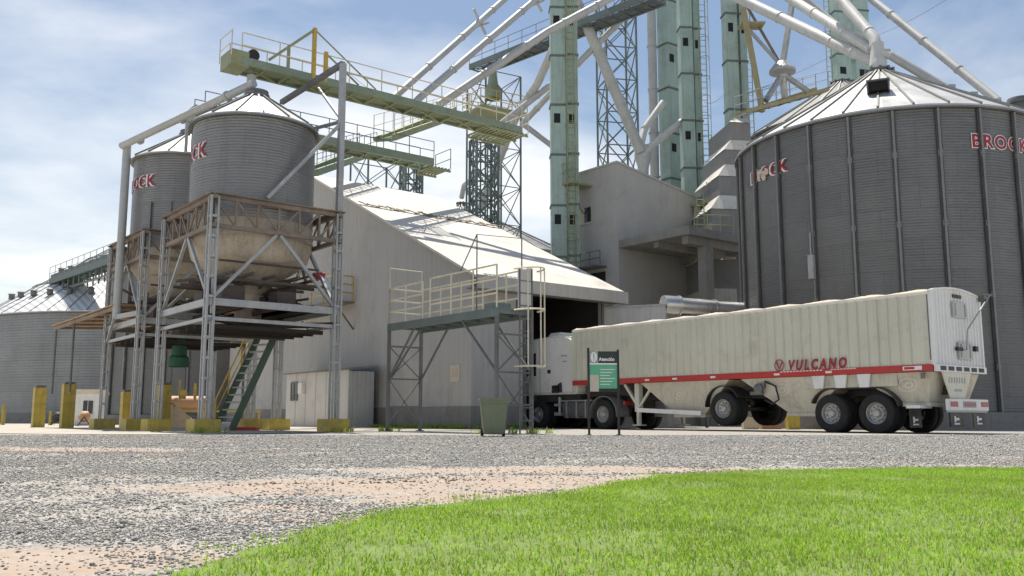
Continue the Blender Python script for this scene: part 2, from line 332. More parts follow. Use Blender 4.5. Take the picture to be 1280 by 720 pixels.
# ---- grass blades
poly=np.array(dens+[(14,-4)])
def inside(P):
    x,y=P[:,0],P[:,1]; r=np.zeros(len(P),bool); j=len(poly)-1
    for i in range(len(poly)):
        xi,yi=poly[i];xj,yj=poly[j]
        c=((yi>y)!=(yj>y))&(x<(xj-xi)*(y-yi)/(yj-yi+1e-12)+xi); r^=c; j=i
    return r
def vnoise(P,s,seed):
    g=np.random.default_rng(seed).random((64,64)); q=P*s; i=np.floor(q).astype(int); f=q-i; f=f*f*(3-2*f)
    a=g[i[:,0]%64,i[:,1]%64];b_=g[(i[:,0]+1)%64,i[:,1]%64];c=g[i[:,0]%64,(i[:,1]+1)%64];d=g[(i[:,0]+1)%64,(i[:,1]+1)%64]
    return (a*(1-f[:,0])+b_*f[:,0])*(1-f[:,1])+(c*(1-f[:,0])+d*f[:,0])*f[:,1]
def blades(name,P,h,w,mats,kind='stuff',lean=.6):
    n=len(P); a=rng.random(n)*2*PI; ln=rng.random(n)*lean+.15; la=rng.random(n)*2*PI
    H=h*(.6+.7*rng.random(n)); W=w*(.7+.6*rng.random(n))
    dx,dy=np.cos(a)*W/2,np.sin(a)*W/2; lx,ly=np.cos(la)*H*ln,np.sin(la)*H*ln
    V=np.zeros((n,5,3)); z0=.004
    V[:,0]=np.stack([P[:,0]-dx,P[:,1]-dy,np.full(n,z0)],1); V[:,1]=np.stack([P[:,0]+dx,P[:,1]+dy,np.full(n,z0)],1)
    V[:,2]=np.stack([P[:,0]+dx*.8+lx*.35,P[:,1]+dy*.8+ly*.35,H*.6],1); V[:,3]=np.stack([P[:,0]-dx*.8+lx*.35,P[:,1]-dy*.8+ly*.35,H*.6],1)
    V[:,4]=np.stack([P[:,0]+lx,P[:,1]+ly,H*(1-.25*ln)],1)
    me=bpy.data.meshes.new(name); me.vertices.add(n*5); me.vertices.foreach_set('co',V.ravel())
    base=np.arange(n)[:,None]*5; li=np.concatenate([base+np.array([[0,1,2,3]]),base+np.array([[3,2,4]])],1).ravel()
    me.loops.add(n*7); me.loops.foreach_set('vertex_index',li)
    me.polygons.add(n*2); st=(np.arange(n)[:,None]*7+np.array([[0,4]])).ravel(); me.polygons.foreach_set('loop_start',st)
    me.polygons.foreach_set('material_index',np.repeat(rng.choice(len(mats),n,p=[q[1] for q in mats]),2).astype(np.int32))
    for q in mats: me.materials.append(q[0])
    me.update(calc_edges=True); me.validate(); o=bpy.data.objects.new(name,me); col.objects.link(o); o['kind']=kind; return o
def leafmat(name,c,tr=.45):
    m,nt,b=nt_of(name); tc=N(nt,'ShaderNodeTexCoord'); v=tc.outputs['Object']
    k=math_(nt,'MULTIPLY',mapr(nt,noise(nt,v,1.1,5),.3,.7,.75,1.2),mapr(nt,noise(nt,v,90,2),.3,.7,.7,1.25))
    cc=mixc(nt,1.,(*c,1),k,'MULTIPLY'); cc=mixc(nt,mapr(nt,noise(nt,v,2.6,5),.58,.75,0,.35),cc,(.38,.40,.14,1))
    L(nt,cc,b.inputs['Base Color']); b.inputs['Roughness'].default_value=.6; b.inputs['Specular IOR Level'].default_value=.3
    t=N(nt,'ShaderNodeBsdfTranslucent'); L(nt,mixc(nt,1.,cc,(1.25,1.35,.7,1),'MULTIPLY'),t.inputs[0]); mx=N(nt,'ShaderNodeMixShader'); mx.inputs[0].default_value=tr
    L(nt,b.outputs[0],mx.inputs[1]); L(nt,t.outputs[0],mx.inputs[2]); L(nt,mx.outputs[0],nt.nodes['Material Output'].inputs[0]); return m
g1=leafmat('grass_blade_green',(.27,.42,.055)); g2=leafmat('grass_blade_light',(.37,.50,.10)); g3=leafmat('grass_blade_dry',(.42,.38,.20),.3)
nb=620000
P=np.stack([rng.uniform(-1.1,9.5,nb),1.4+6.7*rng.random(nb)],1)
P=P[(np.abs(P[:,0])<.68*P[:,1]+2.8)]
k1=vnoise(P,1.3,3); k2=vnoise(P,6,4); k3=vnoise(P,2.7,14); keep=rng.random(len(P))<(.30+.75*k1)*(.55+.7*k2)*np.clip((k3-.08)*5,.38,1)
ins=(inside(P)&(inside(P+np.array([-.05,.07]))|(rng.random(len(P))<.5)))|(inside(P+np.array([.06,-.05])) & (rng.random(len(P))<.15))|(inside(P+np.array([.16,-.16]))&(vnoise(P,7,31)>.72)&(rng.random(len(P))<.3))
P=P[ins&keep]
o=blades('grass',P,.026,.0042,[(g1,.52),(g2,.40),(g3,.08)]); o['label']='short bright green lawn grass in the foreground'; o['category']='grass'
# ---- loose stones
def stones(name,P,size,mats):
    n=len(P); base=np.array([[1,0,0],[0,1,0],[-1,0,0],[0,-1,0],[0,0,1],[0,0,-.6]],float)
    V=np.repeat(base[None],n,0)*(.55+.75*rng.random((n,6,1))); V+=rng.normal(size=(n,6,3))*.12
    s=(size*np.exp(rng.normal(size=n)*.34))[:,None,None]; V*=s; V[:,:,2]*=.65
    a=rng.random(n)*2*PI; c,si=np.cos(a)[:,None],np.sin(a)[:,None]; x=V[:,:,0]*c-V[:,:,1]*si; y=V[:,:,0]*si+V[:,:,1]*c
    V[:,:,0]=x+P[:,0:1]; V[:,:,1]=y+P[:,1:2]; V[:,:,2]+=s[:,:,0]*.22
    F=np.array([[0,1,4],[1,2,4],[2,3,4],[3,0,4],[1,0,5],[2,1,5],[3,2,5],[0,3,5]])
    me=bpy.data.meshes.new(name); me.vertices.add(n*6); me.vertices.foreach_set('co',V.ravel())
    me.loops.add(n*24); me.loops.foreach_set('vertex_index',(np.arange(n)[:,None]*6+F.ravel()[None]).ravel())
    me.polygons.add(n*8); me.polygons.foreach_set('loop_start',np.arange(n*8)*3)
    me.polygons.foreach_set('material_index',np.repeat(rng.integers(0,len(mats),n),8).astype(np.int32))
    for q in mats: me.materials.append(q)
    me.update(calc_edges=True); me.validate(); o=bpy.data.objects.new(name,me); col.objects.link(o); o['kind']='stuff'; return o
gm=[M('stone_%s'%q,c,.9,0,.2,30,(.4,.33,.26),.25) for q,c in (('dark',(.17,.167,.16)),('grey',(.29,.285,.27)),('mid',(.38,.37,.345)),('pale',(.47,.455,.425)))]
ns=640000
Y=2+ (rng.random(ns)**1.9)*20; P=np.stack([rng.uniform(-1,1,ns)*(.62*Y+3.2),Y],1)
def dirtmask(P):
    mk=np.full(len(P),-9.)
    for cx,cy,rx,ry,ro in ((-.45,5.95,2.5,1.0,.25),(.5,7.5,2.3,.6,.08),(-.1,5.0,1.0,.5,.3),(-7.2,12.3,4.2,.9,-.05),(-1.45,2.75,.75,.42,.2)):
        dx,dy=P[:,0]-cx,P[:,1]-cy; c,s=math.cos(ro),math.sin(ro); mk=np.maximum(mk,1-np.hypot((dx*c+dy*s)/rx,(-dx*s+dy*c)/ry))
    return mk
dmk=dirtmask(P)+(vnoise(P,2.5,8)-.5)*1.0+(vnoise(P,9,18)-.5)*.5
P=P[(~inside(P))&(rng.random(len(P))<np.clip(.95-1.5*(dmk+.15),.10,1))&(rng.random(len(P))<.25+1.0*vnoise(P,1.7,21))]
o=stones('gravel',P,.0040+.0004*P[:,1],gm); o['label']='loose grey crushed stone covering the yard'; o['category']='gravel'

cl=M('damp_soil_clod',(.20,.14,.09),.95,0,.25,25,(.12,.09,.06),.4)
Q=[]
for (x0,y0),(x1,y1),n in (((-1.9,5.75),(-.15,6.25),110),((.35,6.75),(2.0,7.35),90),((-1.3,6.2),(.5,6.9),40),((-9,12.6),(-4,12.1),60)):
    t=rng.random(n)**.8; w=.035+.03*np.sin(t*17); Q.append(np.stack([x0+(x1-x0)*t+rng.normal(size=n)*.03,y0+(y1-y0)*t+.05*np.sin(t*9)+rng.normal(size=n)*w],1))
Q=np.concatenate(Q); Q=Q[~inside(Q)]
o=stones('soil_clods',Q,.0085,[cl]); o['label']='dark soil clods thrown up along the wheel tracks'; o['category']='soil'
# ================================================================= SILOS
def cyl_wall(mb,r,z0,z1,n=96,rows=1):
    mb.lathe((0,0,0),[(r,z0+(z1-z0)*i/rows) for i in range(rows+1)],n)
def add_uv(o,r):
    me=o.data; uv=me.uv_layers.new(name='UVMap')
    for p in me.polygons:
        an=[math.atan2(me.vertices[me.loops[i].vertex_index].co.y,me.vertices[me.loops[i].vertex_index].co.x) for i in p.loop_indices]
        if max(an)-min(an)>PI: an=[q+2*PI if q<0 else q for q in an]
        for i,q in zip(p.loop_indices,an): uv.data[i].uv=(q*r,me.vertices[me.loops[i].vertex_index].co.z)
def wrap(mb,s,size,r,a_end,z,off,space=1.,rise=.0,thick=.012,start=None):
    vs,fs=text(s,size,off,0,space); w=max(q.x for q in vs)
    a0=(a_end-w/r) if start is None else start
    slab_text(mb,s,size,lambda x,y,t:Vector((math.cos(a0+x/r)*(r+rise+t),math.sin(a0+x/r)*(r+rise+t),z+y)),off,0,space,thick)
def silo(label,cx,cy,r,z0,H,A,nrib,nroof,wall,group=None,rings=False,ribw=.1,cap_r=.5,turn=0,found=True,roofm='sroof',rr_w=.07):
    T=thing('grain_silo',label,'silo',(cx,cy,0),0,group)
    m=MB(T,True); cyl_wall(m,r,z0,H,120,6); w=m.build('wall',mt[wall],T); add_uv(w,r)
    if found:
        m=MB(T,True); m.lathe((0,0,0),[(r+.22,-.05),(r+.22,z0-.02),(r-.1,z0)],64); m.build('foundation',mt['conc'],T)
    m=MB(T,True); m.lathe((0,0,0),[(r+.16,H-.03),(r+.16,H+.04),(cap_r,A),(cap_r*.02,A)],nroof); m.build('roof',mt[roofm],T,smooth=False)
    m=MB(T,True); m.lathe((0,0,0),[(r+.17,H-.10),(r+.17,H-.035),(r+.02,H-.035),(r+.02,H-.10),(r+.17,H-.10)],120); m.build('eave_ring',mt['srib'],T)
    m=MB(T,True); s=(A-H)/(r+.16-cap_r)
    m.bar((r+.17,0,H+.06),(cap_r,0,A+.03),rr_w,rr_w*1.3); p=m.build('roof_rib',mt['srib'],T,smooth=False); p.rotation_euler=(0,0,turn); spin(p,nroof)
    if nrib:
        m=MB(T,True); m.box((r+.06,0,(z0+H)/2-.06),(.15,ribw*.8,H-z0-.12)); m.cur=1; m.box((r+.045,0,(z0+H)/2-.06),(.05,ribw*1.9,H-z0-.12)); m.cur=0  # wider back plate carries the painted rib shade
        for k in range(4): m.box((r+.06,0,z0+(H-z0)*(k+.6)/4.3),(.10,ribw*1.6,.22))
        p=m.build('wall_rib',[mt['srib'],mt['ribshade']],T,smooth=False); p.rotation_euler=(0,0,turn+.5*2*PI/nrib); spin(p,nrib)
    m=MB(T,True); m.lathe((0,0,0),[(cap_r+.06,A-.06),(cap_r+.06,A+.16),(.02,A+.2)],24)
    for k in range(10): m.box((math.cos(k*.628)*(cap_r+.12),math.sin(k*.628)*(cap_r+.12),A+.1),(.1,.1,.16))
    m.build('roof_cap',mt['dsteel'],T)
    if rings:
        for q in rings:
            m=MB(T,True); rr=r+.16+(cap_r-r-.16)*q; z=H+.05+(A-H)*q; m.lathe((0,0,0),[(rr+.05,z),(rr+.05,z+.1),(rr-.05,z+.15)],nroof); m.build('roof_ring',mt['srib'],T)
    return T
# big silo behind the trailer
SX,SY,SR,SH,SA=15.9,37.6,6.04,11.6,15.14
S1=silo('large corrugated grain silo with bright conical roof standing behind the grain trailer',SX,SY,SR,.62,SH,SA,25,32,'silo',cap_r=.45,turn=-.028)
phi0=math.atan2(-SY,-SX)
m=MB(S1,True); wrap(m,'BROCK',.66,SR,phi0-R(35),9.98,.012,1.12,.03); m.build('red_lettering',mt['lred'],S1,smooth=False)
m=MB(S1,True); wrap(m,'BROCK',.66,SR,phi0-R(35),9.98,.045,1.12,.018); m.build('letter_border',mt['lwhite'],S1,smooth=False)
m=MB(S1,True); wrap(m,'BROCK',.68,SR,0,10.05,.014,1.2,.03,start=phi0+R(28.7)); m.build('red_lettering',mt['lred'],S1,smooth=False)
m=MB(S1,True); wrap(m,'BROCK',.68,SR,0,10.05,.048,1.2,.018,start=phi0+R(28.7)); m.build('letter_border',mt['lwhite'],S1,smooth=False)
# torn patch over the left lettering
m=MB(S1,True); a=phi0-R(51)
for k in range(4):
    aa=a+.03*k; z=10.0+.12*math.sin(k*2.1); m.box((math.cos(aa)*(SR+.07),math.sin(aa)*(SR+.07),z+.17),(.02,.2,.30+.1*math.cos(k*3)),(Vector((math.cos(aa),math.sin(aa),0)),Vector((-math.sin(aa),math.cos(aa),0)),Vector((0,0,1))))
m.build('torn_patch',mt['scream'],S1,smooth=False)
def on_roof(T,r,H,A,cr,phi,q): # point on a cone roof
    rr=r+.16+(cr-r-.16)*q; return Vector((math.cos(phi)*rr,math.sin(phi)*rr,H+.05+(A-H)*q))
p=on_roof(S1,SR,SH,SA,.45,phi0-R(1),.36); c,s=math.cos(phi0),math.sin(phi0); ax=(Vector((c,s,0)),Vector((-s,c,0)),Vector((0,0,1)))
m=MB(S1,True); m.box(p+Vector((0,0,.16)),(.6,.7,.34),ax); h=m.build('roof_hatch',mt['dark'],S1,smooth=False)
m=MB(S1,True); m.box(p+Vector((c*.02,s*.02,.36)),(.85,.85,.06),ax)
for q in(-1,1): m.box(p+ax[1]*(.38*q)+Vector((c*.1,s*.1,.12)),(.6,.06,.3),ax)
m.build('hatch_lid',mt['dsteel'],h,smooth=False)
p=on_roof(S1,SR,SH,SA,.45,phi0+R(62),.12)
m=MB(S1,True); m.lathe(p,[(.02,.42),(.42,.40),(.45,.3),(.45,.18),(.36,.17),(.36,-.25)],24); m.build('roof_vent',mt['dsteel'],S1)
aa=phi0-R(26); m=MB(S1,True); c2,s2=math.cos(aa),math.sin(aa); a2=(Vector((c2,s2,0)),Vector((-s2,c2,0)),Vector((0,0,1)))
m.box((c2*(SR+.18),s2*(SR+.18),6.0),(.16,.22,.9),a2); m.tube([(c2*(SR+.2),s2*(SR+.2),6.4),(c2*(SR+.2),s2*(SR+.2),7.3)],.03,6); m.build('junction_box',mt['steel'],S1,smooth=False)
for k,q in enumerate((.42,.56,.7)):   # roof outline vents along the right
    p=on_roof(S1,SR,SH,SA,.45,phi0+R(76),q-.1); m=MB(S1,True); m.box(p+Vector((0,0,.12)),(.3,.3,.22)); m.build('roof_vent',mt['steel'],S1,smooth=False)
# darker silo behind it
S2=silo('dark grey silo roof rising behind the large silo beneath a yellow walkway',21.8,57.5,6.4,.6,18.3,22.2,0,28,'silo_far',cap_r=.6,roofm='dryer')
# far left silo
LX,LY,LR,LH,LA=-30.5,79.,14.2,8.0,17.4
S3=silo('wide far silo at the left edge with pale roof and two rows of vents',LX,LY,LR,.7,LH,LA,0,60,'silo_far',rings=(.30,.58),cap_r=.8,roofm='sroof_far',rr_w=.035)
f0=math.atan2(-LY,-LX)
m=MB(S3,True); m.lathe((0,0,0),[(.22,.0),(.22,.36),(.32,.40),(.02,.55)],10)
vent=None
for q,n in ((.16,17),(.42,13)):
    for k in range(n):
        ph=f0+R(-66+132*k/(n-1)); p=on_roof(S3,LR,LH,LA,.8,ph,q)
        if vent is None: vent=m.build('roof_vent',mt['dsteel'],S3); vent.location=p
        else: c=vent.copy(); col.objects.link(c); c.parent=S3; c.location=p
# faint stripes of worn lettering on its wall are wear of the sheet itself, left to the material
S4=silo('tall ribbed silo showing between the legs of the bin towers',-20.6,59.5,5.6,.6,9.4,12.6,26,28,'silo',cap_r=.5,ribw=.12)
S5=silo('small distant silo with pointed roof seen over the warehouse ridge',-4.3,76.5,2.6,.5,15.6,18.6,0,20,'silo_far',cap_r=.35)
S6=silo('distant silo whose dark roof slopes down behind the warehouse roof',-2.2,90.,9.,.5,15.8,20.2,0,30,'silo_far',cap_r=.6,roofm='srib')
# ================================================================= HOPPER BINS ON STEEL TOWERS
F0=(-8.4,25.0); TW=3.95
def hopper_bin(label,cx,cy,H,A,a_end,zt,size,group,bowl=False):
    T=thing('hopper_bin',label,'grain bin',(cx,cy,0),0,group); r=1.87; z0=6.25
    m=MB(T,True); cyl_wall(m,r,z0,H,72,4); w=m.build('wall',mt['bin'],T); add_uv(w,r)
    m=MB(T,True); m.lathe((0,0,0),[(r+.12,H-.02),(r+.12,H+.03),(.34,A),(.01,A)],16); m.build('roof',mt['sroof'],T,smooth=False)
    m=MB(T,True); m.lathe((0,0,0),[(r+.13,H-.07),(r+.13,H-.025),(r+.02,H-.025),(r+.02,H-.07),(r+.13,H-.07)],72); m.build('eave_ring',mt['srib'],T)
    m=MB(T,True); m.bar((r+.13,0,H+.05),(.34,0,A+.03),.045,.06); p=m.build('roof_rib',mt['srib'],T,smooth=False); spin(p,16)
    m=MB(T,True); m.lathe((0,0,0),[(.40,A-.05),(.40,A+.1),(.36,A+.13),(.36,A+.22),(.02,A+.25)],20); m.build('roof_cap',mt['dsteel'],T)
    m=MB(T,True); m.lathe((0,0,0),[(r-.01,z0+.02),(r-.02,5.62),(1.74,5.2),(1.48,4.98),(.9,4.6),(.34,4.15),(.32,3.7),(.26,3.68)] if bowl else [(r-.01,z0+.02),(r-.02,5.75),(1.2,4.95),(.32,3.95),(.32,3.7),(.26,3.68)],48); m.lathe((0,0,0),[(r+.03,5.72),(r+.03,5.80),(r-.06,5.82)],36); m.lathe((0,0,0),[(1.5,5.30),(1.56,5.34),(1.45,5.40)],36); m.build('hopper_cone',mt['cone'],T)
    m=MB(T,True); m.lathe((0,0,0),[(.27,3.9),(.27,3.76),(.40,3.7),(.40,3.34),(.33,3.32),(.33,3.28)],20); m.box((.38,0,3.80),(.35,.3,.2)); m.build('discharge_spout',mt['rsteel'],T)
    ph=math.atan2(-cy,-cx)-R(a_end)
    m=MB(T,True); wrap(m,'BROCK',size,r,ph,zt,.010,1.08,.018,.006); m.build('red_lettering',mt['lred'],T,smooth=False)
    m=MB(T,True); wrap(m,'BROCK',size,r,ph,zt,.034,1.08,.010,.006); m.build('letter_border',mt['lwhite'],T,smooth=False)
    return T
c1=fr(F0,1.95,2.05); c2=fr(F0,1.95,8.25)
B1=hopper_bin('front hopper bin in grey corrugated steel above the stair',c1.x,c1.y,9.38,10.5,46,8.15,.60,'hopper bins on the steel towers',True)
B2=hopper_bin('rear hopper bin partly hidden behind the front one at the left',c2.x,c2.y,9.62,10.75,34,8.45,.56,'hopper bins on the steel towers')
m=MB(B2,True); m.lathe((0,0,0),[(.30,3.3),(.25,3.0),(.27,2.62),(.36,2.55),(.36,2.22)],18); m.build('green_sock',mt['sock'],B2)
# dark angle stiffeners on the rear bin
for k in (-38,-16,10):
    a=math.atan2(-c2.y,-c2.x)+R(k); m=MB(B2,True); m.box((math.cos(a)*1.9,math.sin(a)*1.9,7.05),(.08,.07,1.6),(Vector((math.cos(a),math.sin(a),0)),Vector((-math.sin(a),math.cos(a),0)),Vector((0,0,1)))); m.build('stiffener',mt['srib'],B2,smooth=False)
def laced_column(m,p,z0,z1,w=.20):
    for i in (-1,1):
        for j in (-1,1): m.bar((p[0]+i*w/2,p[1]+j*w/2,z0),(p[0]+i*w/2,p[1]+j*w/2,z1),.055)
    n=int((z1-z0)/.55)
    for k in range(n+1):
        z=z0+(z1-z0)*k/n
        for j in (-1,1):
            m.box((p[0],p[1]+j*w/2,z),(w,.02,.07)); m.box((p[0]+j*w/2,p[1],z),(.02,w,.07))
def bin_tower(label,oy,length,group):
    o=fr(F0,0,oy); T=thing('bin_tower',label,'steel tower',o,ANG,group); W,D=3.9,length
    cs=[(0,0),(W,0),(0,D),(W,D)]
    for x,y in cs:
        m=MB(T,True); laced_column(m,(x,y),.35,6.6); cn=m.build('column',mt['steel'],T,smooth=False)
        m=MB(T,True); m.bb((x-.36,y-.36,-.05),(x+.36,y+.36,.38)); m.build('footing',mt['yellow'],cn,smooth=False,bevel=.02)
    # truss ring
    sides=[((0,0),(W,0)),((0,0),(0,D)),((W,0),(W,D)),((0,D),(W,D))]
    for (a,b) in sides:
        m=MB(T,True); A=Vector((*a,0));Bq=Vector((*b,0)); u=(Bq-A).normalized(); A2=A-u*.12;B3=Bq+u*.12
        for z in (5.78,6.6): m.bar(A2+Vector((0,0,z)),B3+Vector((0,0,z)),.12,.12)
        m.bar(A2+Vector((0,0,6.68)),B3+Vector((0,0,6.68)),.34,.03)
        n=6
        for k in range(n):
            p=A+(Bq-A)*k/n;q=A+(Bq-A)*(k+1)/n
            m.bar(p+Vector((0,0,5.8)),p+Vector((0,0,6.6)),.06)
            if k<3: m.bar(p+Vector((0,0,6.58)),q+Vector((0,0,5.8)),.05)
            else: m.bar(p+Vector((0,0,5.8)),q+Vector((0,0,6.58)),.05)
        m.build('truss',mt['rsteel'],T,smooth=False)
    for (a,b) in sides:   # inverted V braces and ties
        A=Vector((*a,0));Bq=Vector((*b,0)); mid=(A+Bq)/2
        m=MB(T,True)
        for e in (A,Bq):
            u=(mid-e)*.97; m.bar(e+(mid-e)*.05+Vector((0,0,3.75)),e+u+Vector((0,0,5.72)),.09)
        m.build('brace',mt['steel'],T,smooth=False)
        m=MB(T,True); m.bar(A+Vector((0,0,3.62)),Bq+Vector((0,0,3.62)),.1,.2); m.bar(A+Vector((0,0,3.15)),Bq+Vector((0,0,3.15)),.08,.1); m.build('tie_beam',mt['steel'],T,smooth=False)
    m=MB(T,True)
    m.bar((0,0,3.2),(W,D,3.2),.12,.16); m.bar((W,0,3.2),(0,D,3.2),.12,.16)
    for k in range(1,4): m.bar((W*k/4,0,3.55),(W*k/4,D,3.55),.08,.14)
    m.bb((W*.5,.1,3.68),(W-.1,D-.1,3.72))
    for k in range(1,6): m.bar((.1,D*k/6,3.0),(W-.1,D*k/6,3.0),.08,.12); m.build('platform',mt['rdark'],T,smooth=False)
    m=MB(T,True)   # pipework and valves under the cone
    for k in range(20):
        x,y=random.uniform(.4,W-.4),random.uniform(.6,D-.6); z=random.uniform(3.8,4.75)
        q=(min(max(x+random.uniform(-.9,.9),.2),W-.2),min(max(y+random.uniform(-.9,.9),.2),D-.2),z+random.uniform(-.4,.5)); m.tube([(x,y,z),q],random.choice((.04,.05,.07)),7)
    for (a,b2,c,dx,dy,dz) in ((1.0,1.1,4.0,.7,.5,.5),(2.6,1.0,3.95,.6,.6,.45),(1.4,2.9,4.1,.9,.5,.6),(2.9,2.8,4.0,.5,.8,.5),(.6,2.1,3.9,.4,.7,.4)): m.box((a,b2,c),(dx,dy,dz)); m.tube([(a,b2,c),(a+.5,b2+.3,c+.5)],.12,8)
    for q in (.7,1.3,2.0,2.7,3.3): m.bar((q,.1,4.55),(q,D-.1,4.55),.05,.09); m.bar((.1,q*D/W,4.42),(W-.1,q*D/W,4.42),.05,.09)
    m.tube([(.4,.5,4.9),(W-.4,.5,4.9)],.035,6); m.tube([(W-.5,.4,4.75),(W-.5,D-.4,4.75)],.035,6)
    m.build('pipework',mt['rdark'],T)
    m=MB(T,True); rail(m,[(W-.1,D-.2,3.72),(.4*W,D-.2,3.72)],.95,.9,.02); m.build('handrail',mt['rsteel'],T)
    return T
T1=bin_tower('steel tower under the front bin with yellow footings beside the stair',0,4.1,'bin support towers')
T2=bin_tower('steel tower under the rear bin with yellow footings beside the awning',6.3,3.95,'bin support towers')
# mast rising from the front tower's right corner
mo=fr(F0,3.9,.0)
TM=thing('steel_mast','tall slender steel mast with slanting arms at the right of the front bin','mast',(mo.x,mo.y,6.6))
m=MB(TM); top=Vector((mo.x,mo.y,11.5)); m.bar((mo.x,mo.y,6.72),top,.17); m.build('pole',mt['steel'],TM,smooth=False)
m=MB(TM); m.bar(top,at(352,128,30.5),.15,.15); m.build('arm',mt['dsteel'],TM,smooth=False)
zb=at(424,154,mo.y); m=MB(TM); m.bar((mo.x,mo.y,zb.z),fr(F0,1.55,-.02,6.78),.1); m.build('brace',mt['steel'],TM,smooth=False)
m=MB(TM); m.bar((mo.x,mo.y,zb.z+.05),at(372,166,31.5),.09); m.build('brace',mt['dsteel'],TM,smooth=False)
m=MB(TM); m.bar((mo.x,mo.y,zb.z+.1),at(398,110,29.6),.07); m.build('brace',mt['steel'],TM,smooth=False)
# spout pipe frame at the left
po=at(159,182,31.2); lo=at(146,377,31.2)
TP=thing('spout_pipe','bent pale pipe rising at the far left and slanting up over both bins','pipe',(lo.x,lo.y,4.0),0)
base=at(145,398,31.2); m=MB(TP); m.tube([Vector((po.x,po.y,base.z)),po],.14,12); m.build('upright',mt['pipe'],TP)
cr_=fr(F0,-.02,10.2)
m=MB(TP); m.bar((po.x,po.y,base.z+.3),(cr_.x,cr_.y,base.z-.7),.10); m.build('bracket',mt['steel'],TP,smooth=False)
m=MB(TP); m.bar((po.x,po.y,base.z+.05),fr(F0,-.02,6.3,base.z+.05),.12,.16); m.build('bearer',mt['steel'],TP,smooth=False)
tp=at(318,104,27.9); m=MB(TP); m.tube([po+Vector((-.15,-.1,-.04)),tp],.13,12); k=(tp-po)
for q in(.1,.45,.8): m.tube([po+k*q,po+k*(q+.012)],.18,12)
m.build('slanting_pipe',mt['pipe'],TP)
m=MB(TP)
for dx in (0,9): m.bar(at(234+dx,150,31),at(229+dx*.7,258,31),.1)
m.bar(at(243,250,31),at(229,236,31),.06); m.build('hanger',mt['steel'],TP,smooth=False)
# stair to the tower platform
TS=thing('steel_staircase','steep dark green steel stair with a yellow handrail under the front bin','stair',(-9.1,29.0,0))
b0=Vector((-9.12,29.0,.05)); b1=Vector((-8.05,30.55,3.68)); u=Vector((b1.x-b0.x,b1.y-b0.y,0)).normalized(); sd=Vector((u.y,-u.x,0))*.42
for q in (-1,1):
    m=MB(TS); m.bar(b0+sd*q,b1+sd*q,.05,.24,up=(0,0,1)); m.build('stringer',mt['stair_green'],TS,smooth=False)
for k in range(15):
    p=b0+(b1-b0)*((k+.6)/15.2); m=MB(TS); m.box(p,(.20,.80,.05),(u,sd.normalized(),Vector((0,0,1)))); m.build('tread',mt['tread'],TS,smooth=False)
for q in (-1,):
    m=MB(TS); up=Vector((0,0,.95)); m.tube([b0+sd*q+up*.6,b0+sd*q+up,b1+sd*q+up],.028,6); m.tube([b0+sd*q+up*.55,b1+sd*q+up*.5],.022,6)
    for k in range(5):
        p=b0+(b1-b0)*(k/4)+sd*q; m.tube([p,p+up],.026,6)
    m.build('handrail',mt['oyel'],TS)
vp=at(400,346,28.4)
TV=thing('valve_motor','small red motor housing beside the right leg of the front bin tower','motor',vp)
m=MB(TV); m.tube([vp+Vector((-.22,0,0)),vp+Vector((.16,.02,.03))],.13,12); m.build('housing',mt['dred'],TV)
m=MB(TV); m.tube([vp+Vector((.1,0,0)),vp+Vector((.42,.05,-.55))],.085,10); m.build('outlet',mt['duct'],TV)
# awning
ao=(-19.4,38.2); TA=thing('awning','brown sheet awning sloping out to the left of the bin towers on thin posts','awning',(ao[0],ao[1],0),ANG)
m=MB(TA,True)   # local x: away right, local y: left away (negative comes toward the towers)
m.prism([(0,.2,4.25),(5.4,.2,4.55),(5.4,-9.1,4.55),(0,-9.1,4.25)],(0,0,.05)); m.build('roof_sheet',mt['awning'],TA,smooth=False)
m=MB(TA,True)
for k in range(6): m.bar((.05,.1-1.8*k,4.18),(5.35,.1-1.8*k,4.48),.06,.1)
m.bar((.1,.2,4.16),(.1,-9.1,4.16),.08,.12); m.build('rafters',mt['rsteel'],TA,smooth=False)
for y in (0,-3.1):
    m=MB(TA,True); m.tube([(.15,y,1.4),(.15,y,4.2)],.045,8); m.build('post',mt['dsteel'],TA)
for y in (-.1,-8.5):
    m=MB(TA,True); m.tube([(5.0,y,0),(5.0,y,4.5)],.05,8); m.build('post',mt['dsteel'],TA)
# yellow bollards
def bollard_mesh(h,w):
    m=MB(None); m.box((0,0,h/2-.02),(w,w,h)); return m
bl=[(47,39.0,1.72,'thick yellow bollard at the foot of the awning corner, leftmost of the tall ones'),(83,37.2,1.80,'thick yellow bollard just left of the small white kiosk'),(157,40.5,1.58,'yellow bollard standing just right of the leftmost tower leg'),(203,36.5,1.75,'yellow bollard between the two bin towers')]
first=None
for px,Yq,hh,lb in bl:
    p=at(px,533,Yq)
    T=thing('bollard',lb,'bollard',(p.x,p.y,0),ANG,'tall yellow bollards by the towers')
    m=MB(T,True); m.box((0,0,hh/2-.03),(.46,.46,hh)); m.build('post',mt['yellow'],T,smooth=False,bevel=.02)
    m=MB(T,True); m.box((0,0,hh+.02),(.40,.40,.07)); m.build('cap',mt['dsteel'],T,smooth=False)
for px,Yq,hh,w,lb in ((3.5,52,1.15,.17,'thin short yellow bollard at the left edge of the yard'),(63,50,.8,.15,'small yellow bollard behind the two thick ones')):
    p=at(px,528,Yq); m=bollard_mesh(hh,w); m.v=[(v[0]+p.x,v[1]+p.y,v[2]) for v in m.v]
    single(m,'bollard',mt['yellow'],(p.x,p.y,0),lb,'bollard','short yellow bollards',bevel=.01)
